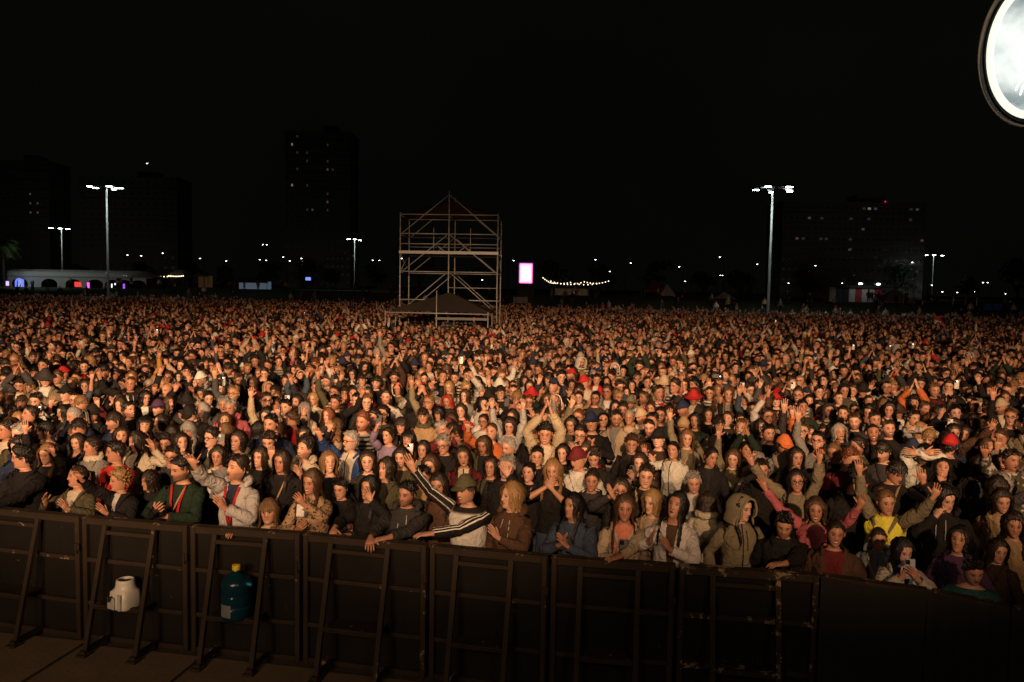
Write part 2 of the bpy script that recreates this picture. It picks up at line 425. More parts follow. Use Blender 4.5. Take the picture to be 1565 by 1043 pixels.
TORSO = [  # z, half width, front, back
 (.82, .165, .095, .120), (.91, .172, .105, .125), (1.0, .152, .105, .102), (1.08, .140, .105, .092), (1.16, .147, .112, .098), (1.24, .158, .118, .108),
 (1.300, .168, .117, .112), (1.345, .172, .104, .106), (1.390, .150, .080, .096), (1.418, .112, .063, .086), (1.438, .082, .052, .076), (1.455, .063, .045, .066)]
HEADC = np.array([0, -.014, 1.602])
def rot(yaw, pitch, roll):
    cy, sy = math.cos(yaw), math.sin(yaw); cp, sp = math.cos(pitch), math.sin(pitch); c3, s3 = math.cos(roll), math.sin(roll)
    return np.array([[cy, -sy, 0], [sy, cy, 0], [0, 0, 1]])@np.array([[1, 0, 0], [0, cp, -sp], [0, sp, cp]])@np.array([[c3, 0, s3], [0, 1, 0], [-s3, 0, c3]])
def unit(v):
    v = np.asarray(v, float); return v/max(1e-9, np.linalg.norm(v))

class Body:
    def __init__(s): s.V = []; s.F = []; s.T = []; s.n = 0; s.info = {}
    def add(s, P): b = s.n; s.V.append(np.asarray(P, float)); s.n += len(P); return list(range(b, s.n))
    def face(s, f, t): s.F.append(tuple(f)); s.T.append(t)
    def bridge(s, A, B, t):
        n = len(A)
        for i in range(n): s.face((A[i], A[(i+1) % n], B[(i+1) % n], B[i]), t)

# arm poses: wrist target, elbow hint, finger direction, palm normal, curl   (x is multiplied by the side)
POSE = {
 'down':  ((.27, -.03, .88), (.5, .8, 0), (0, -.1, -1), (-1, 0, 0), .35),
 'rail':  ((.17, -.38, 1.20), (.9, .3, -.5), (-.35, -.75, -.45), (0, .2, -1), .55),
 'fold':  ((-.03, -.36, 1.19), (1, .1, -.4), (-1, -.15, -.1), (0, .1, -1), .4),
 'clap':  ((.045, -.31, 1.30), (1, .1, -.7), (-.12, -.4, .9), (-1, .05, -.1), .18),
 'clapo': ((.13, -.33, 1.34), (1, .1, -.7), (.05, -.45, .9), (-1, .05, -.1), .22),
 'claph': ((.045, -.30, 1.58), (1, -.1, -.5), (-.1, -.2, .97), (-1, .05, 0), .15),
 'clapt': ((.05, -.12, 1.86), (1, -.3, .1), (-.15, -.1, .97), (-1, .05, 0), .15),
 'up':    ((.24, -.12, 1.90), (1, .2, -.2), (.03, -.15, 1), (-.15, -1, 0), .22),
 'upw':   ((.47, -.16, 1.76), (.6, .3, -1), (.25, -.15, 1), (-.1, -1, .1), .25),
 'upf':   ((.20, -.42, 1.70), (1, .2, -.6), (0, -.5, .85), (-.1, -1, -.4), .25),
 'wave':  ((.31, -.23, 1.53), (.7, .4, -1), (.05, -.2, 1), (-.2, -1, .05), .22),
 'phone': ((.055, -.33, 1.43), (1, .1, -.9), (-.35, -.2, .9), (-.75, .65, .1), .75),
 'phonel':((.05, -.34, 1.22), (1, .2, -.7), (-.45, -.5, .7), (-.6, .5, .5), .8),
 'phoneu':((.06, -.30, 1.72), (1, -.2, -.6), (-.3, -.15, .95), (-.75, .65, .1), .75),
 'phone1':((.13, -.36, 1.55), (.9, .2, -.9), (-.1, -.25, .95), (-.5, .85, .1), .85),
 'mouth': ((.045, -.17, 1.45), (1, -.35, -.7), (-.45, .0, .85), (-.5, .8, .1), .55),
 'face':  ((.10, -.20, 1.52), (1, -.2, -.8), (-.3, .05, .95), (-.3, .95, 0), .25),
 'ear':   ((.16, -.06, 1.56), (1, -.2, -.5), (-.1, .1, 1), (-1, .2, 0), .4),
 'eyes':  ((-.02, -.22, 1.66), (1, -.1, .5), (-1, .05, .1), (0, .9, -.4), .2),
 'chin':  ((.05, -.16, 1.44), (.9, -.1, -.9), (-.2, .2, .9), (-.5, .6, .2), 1.1),
 'fist':  ((.30, -.18, 1.88), (1, .2, -.2), (.03, -.1, 1), (-.2, -1, 0), 1.5),
 'camera':((.08, -.30, 1.18), (1, .3, -.6), (-.6, -.5, .4), (-.6, .4, .6), .9),
 'reach': ((.38, -.40, 1.17), (.9, .3, -.6), (.3, -.8, -.3), (0, .2, -1), .6),
}
PHRASE = {'down': 'arms lowered', 'rail': 'hands on the rail', 'fold': 'arms folded on the rail', 'clap': 'clapping', 'clapo': 'clapping with open hands', 'claph': 'clapping before the face', 'clapt': 'clapping overhead',
 'up': 'arms raised straight up', 'upw': 'arms flung up wide', 'upf': 'arms reaching forward and up', 'wave': 'both palms lifted', 'phone': 'filming with a phone', 'phonel': 'holding a phone low', 'phoneu': 'holding a phone overhead',
 'phone1': 'holding up a phone one-handed', 'mouth': 'hands pressed to the mouth', 'face': 'hand over the face', 'ear': 'hands at the ears', 'eyes': 'arm across the eyes', 'chin': 'fist under the chin', 'fist': 'fist in the air', 'camera': 'holding a camera', 'reach': 'leaning on the rail'}

def make_person(o):
    """o: dict of options -> {piece: (verts, faces, attribute or None)} in local coordinates, front = -Y, feet at z=0"""
    rs = np.random.RandomState(o.get('seed', 1)); fem = o['sex'] == 'f'; kid = o['sex'] == 'c'
    fat = o.get('fat', 1.0); sw = (.90 if fem else 1.0)*(0.5+.5*fat)
    B = Body(); hs = o.get('headscale', 1.28 if kid else (.99 if fem else 1.0))
    lean = o.get('lean', 0.0)
    rows = []
    for i, (z, a, f, b) in enumerate(TORSO):
        k = 1.0 if i >= 9 else fat
        a2 = a*(sw if i >= 5 else (1.0 if i < 2 else (.93 if fem else 1.02)))*(k if i < 9 else 1); f2 = f*k*(1.05 if not fem and 2 <= i <= 4 else 1); b2 = b*(.5+.5*k)
        ex = .82 if i < 9 else 1.0
        x = a2*np.sign(SN)*np.abs(SN)**ex; y = np.where(CS > 0, -f2*np.abs(CS)**ex, b2*np.abs(CS)**ex)
        P = np.stack([x, y, np.full(NC, z)], 1)
        if fem and 1.15 < z < 1.37:
            P[:, 1] -= .034*np.exp(-((np.abs(x)-.072)/.045)**2-((z-1.245)/.055)**2)*np.clip(CS, 0, 1)
        rows.append(P)
    T = [B.add(P) for P in rows]
    holes = {(r, c) for r in (6, 7) for c in (CR_-1, CR_, CL_-1, CL_)}
    for r in range(len(T)-1):
        for c in range(NC):
            if (r, c) in holes: continue
            c2 = (c+1) % NC
            B.face((T[r][c], T[r][c2], T[r+1][c2], T[r+1][c]), ('t', r))
    # head: rows from the neck up, one continuous surface
    yaw, pitch, roll = o.get('hyaw', 0), o.get('hpitch', 0), o.get('hroll', 0)
    Rh = rot(yaw, pitch, roll); piv = np.array([0, .012, -.10])
    def hx(P, wgt=1.0):                  # head-local -> body
        P = np.asarray(P, float)*hs
        if wgt >= 1: Q = (P-piv)@Rh.T+piv
        else: Q = (P-piv)@rot(yaw*wgt, pitch*wgt, roll*wgt).T+piv
        return Q+HEADC+np.array([0, 0, (hs-1)*.10])
    hrows = face_rows(fem or kid, rs)
    nk = []
    for z, a, F, Bk, wgt in ((-.128, .055, .040, .064, .5), (-.121, .050, .048, .060, .85)):
        nk.append(hx(np.stack([a*SN, np.where(CS > 0, -F*CS, -Bk*CS), np.full(NC, z)], 1), wgt))
    allr = nk+[hx(P) for P in hrows[::-1]]
    loc = [np.stack([.05*SN, -.03*CS, np.full(NC, -.128)], 1), np.stack([.05*SN, -.04*CS, np.full(NC, -.121)], 1)]+hrows[::-1]
    Hh = [B.add(P) for P in allr]
    hc_idx = [i for h in Hh for i in h]; hc_val = np.concatenate(loc)
    B.bridge(T[-1], Hh[0], ('n', 0))
    for i in range(len(Hh)-1): B.bridge(Hh[i], Hh[i+1], ('h', i))
    crown = B.add([hx([[0, .005, .1222]])[0]])[0]
    for c in range(NC): B.face((Hh[-1][c], Hh[-1][(c+1) % NC], crown), ('h', 99))
    # ears
    if o['hair'] not in ('long', 'wavy', 'fringe', 'bob', 'curlyl') and not o.get('hoodup'):
        for s in (-1, 1):
            ev = []
            for a in range(8):
                t = 2*math.pi*a/8; ev.append((s*(.081+.012*(1-math.cos(t))/2*1.0), .012+.016*math.cos(t+.25)+0.004, -.004+.031*math.sin(t)))
            ev.append((s*.079, .008, -.004)); ev.append((s*.070, .006, -.004))
            E = B.add(hx(ev)); hc_idx += E; hc_val = np.concatenate([hc_val, np.tile([[.2, .2, 0]], (10, 1))])
            for a in range(8):
                B.face((E[a], E[(a+1) % 8], E[8]), ('h', 50)); B.face((E[a], E[(a+1) % 8], E[9]), ('h', 50))
    # arms
    wr = {}
    for s, pname in ((-1, o['poseL']), (1, o['poseR'])):
        Tg, hint, fd, pn, curl = POSE[pname]
        over = o.get('tgt', {}).get(s)
        sx = np.array([s, 1, 1.0])
        Tg = np.array(over if over is not None else np.array(Tg)*sx, float); hint = unit(np.array(hint)*sx); fd = unit(np.array(fd)*sx); pn = np.array(pn, float)*sx
        if over is None: Tg = Tg + rs.uniform(-.025, .025, 3)
        if o.get('rail') and pname in ('rail', 'fold', 'reach'):
            Tg[1] = -o['rail'][0]; Tg[2] = o['rail'][1]
        lift = max(0, min(.05, (Tg[2]-1.45)*.16))
        S = np.array([s*(.160*sw+.004-lift*.35), .0, 1.345+lift])
        L1, L2 = (.285, .25) if not fem else (.272, .24)
        d = Tg-S; dl = np.linalg.norm(d); dl2 = min(max(dl, .12), L1+L2-.006); u = d/dl; W = S+u*dl2
        a = (L1*L1-L2*L2+dl2*dl2)/(2*dl2); hh = math.sqrt(max(1e-6, L1*L1-a*a))
        hp = hint-u*(hint@u); hp = unit(hp); E = S+u*a+hp*hh
        d1 = unit(E-S); d2 = unit(W-E)
        cj = T[7][CR_ if s > 0 else CL_]
        cc = CR_ if s > 0 else CL_
        lp = [T[6][cc-1], T[6][cc], T[6][cc+1], T[7][cc+1], T[8][cc+1], T[8][cc], T[8][cc-1], T[7][cc-1]]
        Vt = rows[7][cc]; allV = np.concatenate(B.V)
        ang = lambda i: math.atan2(allV[i][2]-Vt[2], allV[i][1]-Vt[1])
        lp.sort(key=ang); al = np.array([ang(i) for i in lp])
        al = .5*al+.5*np.linspace(-math.pi*.875, math.pi*.875, 8)
        ex = np.array([s, 0, 0.]); e1 = np.array([0, 1., 0]); e2 = np.array([0, 0, 1.]); cur = ex
        thick = (.88 if fem else 1.0)*(.6+.4*fat)
        rings = [(S+unit(ex*.6+d1*.4)*.012, unit(ex*.55+d1*.45), .055), (S+d1*.055, d1, .053), (S+d1*.115, d1, .050), (S+d1*.20, d1, .046), (S+d1*(L1-.035), unit(d1*.75+d2*.25), .041), (E+hp*.004, unit(d1+d2), .041),
                 (E+d2*.035, unit(d1*.25+d2*.75), .042), (E+d2*.09, d2, .041), (E+d2*.165, d2, .034), (W-d2*.012, d2, .027)]
        prev = lp; ringidx = []
        for ri, (c, t, r) in enumerate(rings):
            v = np.cross(cur, t); sn_ = np.linalg.norm(v); cs_ = cur@t
            if sn_ > 1e-6:
                k = v/sn_; th = math.atan2(sn_, cs_)
                ro = lambda q: q*math.cos(th)+np.cross(k, q)*math.sin(th)+k*(k@q)*(1-math.cos(th))
                e1 = ro(e1); e2 = ro(e2)
            cur = t
            P = c+np.cos(al)[:, None]*e1*(r*thick)+np.sin(al)[:, None]*e2*(r*thick)
            Rg = B.add(P); B.bridge(prev, Rg, ('a', ri, s)); prev = Rg; ringidx.append(Rg)
        B.info[('ring', s)] = (ringidx, al)
        # hand: fingers mostly continue the forearm
        fdir = unit(fd*.75+d2*.45); pn = unit(pn-fdir*(pn@fdir)); ew = np.cross(fdir, pn)
        k_ = 1.08*(.9 if fem else 1.0)*(1.0 if not kid else 1.1)
        th8 = np.linspace(0, 2*math.pi, 8, endpoint=False)
        wp = np.concatenate(B.V)
        first = None
        for (t, hw, ht) in ((.018, .030, .019), (.055, .041, .016), (.092, .040, .012)):
            P = W+fdir*t*k_+np.cos(th8)[:, None]*ew*hw*k_+np.sin(th8)[:, None]*pn*ht*k_
            if first is None:
                best = None
                wv = np.array([wp[i] for i in prev])
                for dr in (1, -1):
                    for sh in range(8):
                        o8 = [(sh+dr*j) % 8 for j in range(8)]
                        dd = np.abs(P[o8]-wv).sum()
                        if best is None or dd < best[0]: best = (dd, o8)
                first = best[1]
            Rg = B.add(P[first]); B.bridge(prev, Rg, ('d', 0)); prev = Rg
        cpt = B.add([W+fdir*.098*k_])[0]
        for j in range(8): B.face((prev[j], prev[(j+1) % 8], cpt), ('d', 1))
        tdir = -s*ew
        def finger(base, d0, L, r, cl, spread=0):
            dv = unit(d0+tdir*spread); pts = [base-dv*.018, base]; q = base
            for fr_, kk in ((.46, .55), (.30, 1.25), (.24, 1.8)):
                aa = cl*kk; dd = unit(dv*math.cos(aa)+pn*math.sin(aa)); q = q+dd*L*fr_; pts.append(q)
            rr = [r, r*1.02, r*.95, r*.86, r*.55]; pr = None
            for i_, (pp, r_) in enumerate(zip(pts, rr)):
                t = unit(pts[min(i_+1, 4)]-pts[max(i_-1, 0)]); e = unit(np.cross(t, tdir)) if abs(t@tdir) < .95 else unit(np.cross(t, pn)); g_ = np.cross(t, e)
                th5 = np.linspace(0, 2*math.pi, 5, endpoint=False)
                Rg = B.add(pp+np.cos(th5)[:, None]*e*r_+np.sin(th5)[:, None]*g_*r_)
                if pr: B.bridge(pr, Rg, ('d', 2))
                pr = Rg
            B.face(tuple(pr), ('d', 2))
        for i_ in range(4):
            ofs = (1.5-i_)*.0195*k_
            finger(W+fdir*(.090-.004*abs(i_-1))*k_+tdir*ofs, fdir, (.074, .082, .076, .060)[i_]*k_, .0088*k_, curl*rs.uniform(.75, 1.25), (1.5-i_)*rs.uniform(.04, .11))
        finger(W+fdir*.035*k_+tdir*.033*k_, unit(fdir*.75+tdir*.75+pn*.25), .066*k_, .0105*k_, curl*.4)
        wr[s] = (W, fdir, pn, E)
    # legs and feet
    bot = T[0]; cf, cb = B.add([(0, -.03, .775), (0, .05, .775)])
    B.face((bot[0], cf, cb, bot[HALF.index(180)]), ('l', 0)) if False else None
    for s in (1, -1):
        if s > 0: lp = [bot[i] for i in range(0, 12)]+[cb, cf]
        else: lp = [bot[0]]+[bot[NC-i] for i in range(1, 11)]+[bot[11]]+[cb, cf]
        an = np.radians(HALF+[222, 318]); prev = lp
        for ri, (z, r, cx, cyy, fr_) in enumerate(((.70, .088, .092, .012, 1), (.50, .062, .10, -.004, 1), (.46, .058, .10, -.004, 1), (.30, .056, .102, .016, 1), (.10, .043, .105, .03, 1), (.065, .048, .106, .02, 1.6), (.045, .05, .107, .02, 3.6), (.0, .049, .107, .02, 3.8))):
            x = s*(cx+r*fat*np.sin(an)*(1 if ri < 5 else .9)); y = cyy-r*fat*np.cos(an)*np.where(np.cos(an) > 0, fr_, 1.15)
            Rg = B.add(np.stack([x, y, np.full(14, z)], 1)); B.bridge(prev, Rg, ('l', ri)); prev = Rg
        B.face(tuple(prev), ('l', 9))
    V = np.concatenate(B.V)
    # everything but the legs sways / leans a little
    hc = V-HEADC; hc[:, 0] *= 1; hc[np.array(hc_idx)] = hc_val
    far = np.ones(len(V), bool); far[np.array(hc_idx)] = False
    hc[far, 1] = .3
    sway = o.get('sway', 0.0)
    def pose_body(P):
        P = np.array(P, float); t = np.clip((P[:, 2]-.85)/.9, 0, 1.3)
        P[:, 1] -= lean*t; P[:, 0] += sway*t; P[:, 2] -= .35*lean*t*t
        return P
    # vertex normals on the whole body (for the clothes)
    N = np.zeros_like(V)
    ctr = {}
    for f in B.F:
        a_, b_, c_ = V[f[0]], V[f[1]], V[f[2]]
        nn = np.cross(b_-a_, c_-a_)
        for i in f: N[i] += nn
    ln = np.linalg.norm(N, axis=1, keepdims=True); N = N/np.maximum(ln, 1e-9)
    # which way is out? compare per vertex group with the local axis
    axis = np.zeros_like(V)
    for r_i, idx in enumerate(T):
        c_ = V[idx].mean(0); axis[idx] = V[idx]-c_
    for s in (-1, 1):
        for Rg in B.info[('ring', s)][0]:
            c_ = V[Rg].mean(0); axis[Rg] = V[Rg]-c_
    flip = (N*axis).sum(1) < 0; N[flip] *= -1
    weak = (np.linalg.norm(axis, axis=1) > 0)
    N[weak] = N[weak]*.6+axis[weak]/np.maximum(np.linalg.norm(axis[weak], axis=1, keepdims=True), 1e-9)*.4
    pieces = {}
    def compact(faces, Vx, at):
        used = sorted({i for f in faces for i in f}); mp = {i: k for k, i in enumerate(used)}
        return (Vx[used], [tuple(mp[i] for i in f) for f in faces], None if at is None else at[used])
    pieces['body'] = compact(B.F, pose_body(V), hc)
    # ---- the top
    kind = o.get('top', 'swt'); short = kind in ('tee', 'vest'); ncut = {'tee': 3, 'vest': 0, 'roll': 6}.get(kind, 9)
    hi = {'tee': 8, 'vest': 8, 'swt': 9, 'roll': 9, 'jkt': 10, 'hood': 10, 'card': 9, 'turtle': 10}.get(kind, 9)
    th = {'tee': .012, 'vest': .014, 'swt': .017, 'roll': .016, 'jkt': .026, 'hood': .024, 'card': .022, 'turtle': .016, 'puff': .034}.get(kind, .018)
    cc = np.zeros((len(V), 3)); off = np.zeros(len(V))
    for r_i, idx in enumerate(T):
        cc[idx, 0] = V[idx, 0]; cc[idx, 1] = V[idx, 2]; cc[idx, 2] = (CS > -.02).astype(float)
        off[idx] = th*(1.35 if r_i < 5 else 1.0)*(1 if r_i < 9 else .8)
    for s in (-1, 1):
        rg, al = B.info[('ring', s)]
        for k_, Rg in enumerate(rg):
            cc[Rg, 0] = al; cc[Rg, 1] = k_/9.; cc[Rg, 2] = 2
            off[Rg] = th*(1.0 if k_ < 5 else .85)*(1+.35*math.sin(k_*2.1+rs.uniform(0, 6)))
            if k_ == ncut: off[Rg] += .004
    off = off*(1+.45*rs.uniform(-1, 1, len(V)))
    Vc = pose_body(V+N*off[:, None])
    tf = [f for f, t in zip(B.F, B.T) if (t[0] == 't' and 1 <= t[1] <= hi) or (t[0] == 'a' and t[1] <= ncut)]
    pieces['top'] = compact(tf, Vc, cc)
    # ---- trousers
    offl = np.full(len(V), .012); Vl = V.copy()
    lf = [f for f, t in zip(B.F, B.T) if t[0] == 'l' or (t[0] == 't' and t[1] <= 2)]
    used = sorted({i for f in lf for i in f})
    for i in used:
        if V[i, 2] < .8:
            cx = .1*np.sign(V[i, 0]) if abs(V[i, 0]) > .001 else 0
            Vl[i, 0] = cx+(V[i, 0]-cx)*1.18; Vl[i, 1] = V[i, 1]*1.12
        else: Vl[i] = V[i]+N[i]*.008
    pieces['trousers'] = compact(lf, pose_body(Vl), None)
    # ---- hood lying on the shoulders, scarf, lanyard
    m = MB()
    if kind == 'hood' and not o.get('hoodup'):
        pts = [(-.115, -.06, 1.445), (-.125, .02, 1.475), (-.08, .10, 1.475), (0, .135, 1.465), (.08, .10, 1.475), (.125, .02, 1.475), (.115, -.06, 1.445)]
        m.tube(pts, [.018, .034, .042, .05, .042, .034, .018], 8)
        pieces['hood'] = (pose_body(m.v), m.f, np.tile([[9., 0, 0]], (m.n, 1)))
    m = MB()
    if o.get('scarf'):
        for kz, rr in ((1.455, .098), (1.478, .088)):
            pts = [(rr*math.sin(a), .012-rr*.95*math.cos(a), kz+.012*math.sin(3*a+rs.uniform(0, 3))-.02*math.cos(a)) for a in np.linspace(0, 2*math.pi, 15)]
            m.tube(pts, [.026+rs.uniform(-.004, .006) for _ in pts], 7)
        pieces['scarf'] = (pose_body(m.v), m.f, None)
    if o.get('lanyard'):
        m = MB()
        for s in (-1, 1):
            m.bar((s*.072, -.085, 1.44), (s*.045, -.152*fat-.015, 1.28), .024, .004, (0, 1, .2)); m.bar((s*.045, -.152*fat-.015, 1.28), (s*.006, -.15*fat-.02, 1.10), .024, .004, (0, 1, .1))
        pieces['lanyard'] = (pose_body(m.v), m.f, None)
    if kind in ('jkt', 'puff', 'card') and not o.get('scarf'):
        m = MB(); w1 = rs.uniform(.010, .018)
        for s in (-1, 1):
            pts = [(s*.012, -.150, 1.24), (s*.040, -.128, 1.34), (s*.074, -.085, 1.425), (s*.086, -.02, 1.468), (s*.06, .062, 1.482), (0, .088, 1.482)]
            vs = []
            for i_, q in enumerate(pts):
                q = np.array(q); ww = [.006, .028, .036, .034, .03, .028][i_]
                ou = unit(np.array([s*.8, -.75, .0])) if i_ < 3 else unit(np.array([q[0], q[1]-.01, .0]))
                vs += [q+ou*.012, q+ou*(.018+w1*.3)+np.array([s*ww*.8, 0.0, -ww*.55 if i_ > 2 else -ww*.1]), q+ou*.004+np.array([s*ww*.85, .012, -ww*.6 if i_ > 2 else -ww*.15])]
            m.add(vs, [(3*i_+k, 3*i_+k+1, 3*i_+k+4, 3*i_+k+3) for i_ in range(5) for k in range(2)])
        pieces['collar'] = (pose_body(m.v), m.f, np.tile([[9., 0, 0]], (m.n, 1)))
    if kind == 'hood':
        m = MB()
        for s in (-1, 1): m.tube([(s*.035, -.108, 1.40), (s*.042, -.140, 1.33), (s*.040, -.152*max(fat, 1)-.006, 1.22)], .0045, 5)
        pieces['drawstring'] = (pose_body(m.v), m.f, None)
    if o.get('seed', 0) % 4 == 0:
        W, fd, pn, E = wr[1 if o.get('seed', 0) % 8 else -1]; dd_ = unit(W-E); q = W-dd_*.012; e_ = unit(np.cross(dd_, (0.1, .2, 1))); g2 = np.cross(dd_, e_); m = MB()
        m.tube([q+(e_*math.cos(a)+g2*math.sin(a))*.0335 for a in np.linspace(0, 2*math.pi, 13)], .006, 5, cap=False); pieces['wristband'] = (pose_body(m.v), m.f, None)
    if o.get('strap'):
        m = MB(); s = o['strap']; vs = []
        for q in ((.088, .02, 1.448), (.070, -.085, 1.425), (.035, -.150, 1.32), (-.01, -.163, 1.22), (-.07, -.158, 1.11), (-.14, -.115, 1.02), (-.175, -.02, .97)):
            q = np.array(q)*np.array([s, .5+.5*max(1, fat), 1]); vs += [q+np.array([s*.013, -.006, .008]), q+np.array([0, -.012, 0]), q+np.array([-s*.013, -.006, -.008])]
        m.add(vs, [(3*i_+k, 3*i_+k+1, 3*i_+k+4, 3*i_+k+3) for i_ in range(6) for k in range(2)])
        pieces['bag_strap'] = (pose_body(m.v), m.f, None)
    # ---- hair
    hr = make_hair(o, rs)
    if hr is not None:
        P, f = hr; zl = P[:, 2]; wt = np.clip((zl+.20)/.10, 0, 1)
        A_ = hx(P); Rz = rot(yaw*.75, 0, 0); A2 = (P*hs-piv)@Rz.T+piv+HEADC+np.array([0, 0, (hs-1)*.10])
        pieces['hair'] = (pose_body(A_*wt[:, None]+A2*(1-wt[:, None])), f, None)
    ht = make_hat(o, rs)
    if ht is not None:
        pieces['cap' if o.get('hat') in ('cap', 'capb') else 'hat'] = (pose_body(hx(ht.v)), ht.f, None)
    if o.get('glasses'):
        m = MB()
        for s in (-1, 1):
            pts = [(s*.033+.024*math.cos(a), -.1045+.010*abs(math.cos(a)) if False else -.105+.004*s*math.cos(a)*s, .001+.0185*math.sin(a)) for a in np.linspace(0, 2*math.pi, 11)]
            m.tube(pts, .0032, 5, cap=False)
            m.tube([(s*.056, -.100, .006), (s*.078, -.06, .006), (s*.084, .01, .004)], .0028, 5)
        m.tube([(-.010, -.108, .005), (0, -.111, .007), (.010, -.108, .005)], .0028, 5)
        pieces['glasses'] = (pose_body(hx(m.v)), m.f, None)
    # posed wrists for anything held
    hold = {}
    for s in (-1, 1):
        W, fd, pn, E = wr[s]; hold[s] = (pose_body([W])[0], fd, pn)
    return pieces, hold

def ribbon(m, path, width, out):
    """a lock of hair: three verts across, ridged"""
    n = len(path); vs = []
    for i in range(n):
        t = unit(path[min(i+1, n-1)]-path[max(i-1, 0)]); o_ = unit(out[i]-t*(out[i]@t)); e = np.cross(t, o_)
        w_ = width*(1 if i < n-2 else (.75 if i == n-2 else .2))
        vs += [path[i]-e*w_, path[i]+o_*width*.45, path[i]+e*w_]
    fs = []
    for i in range(n-1):
        for k in range(2): fs.append((i*3+k, i*3+k+1, i*3+k+4, i*3+k+3))
    m.add(vs, fs)

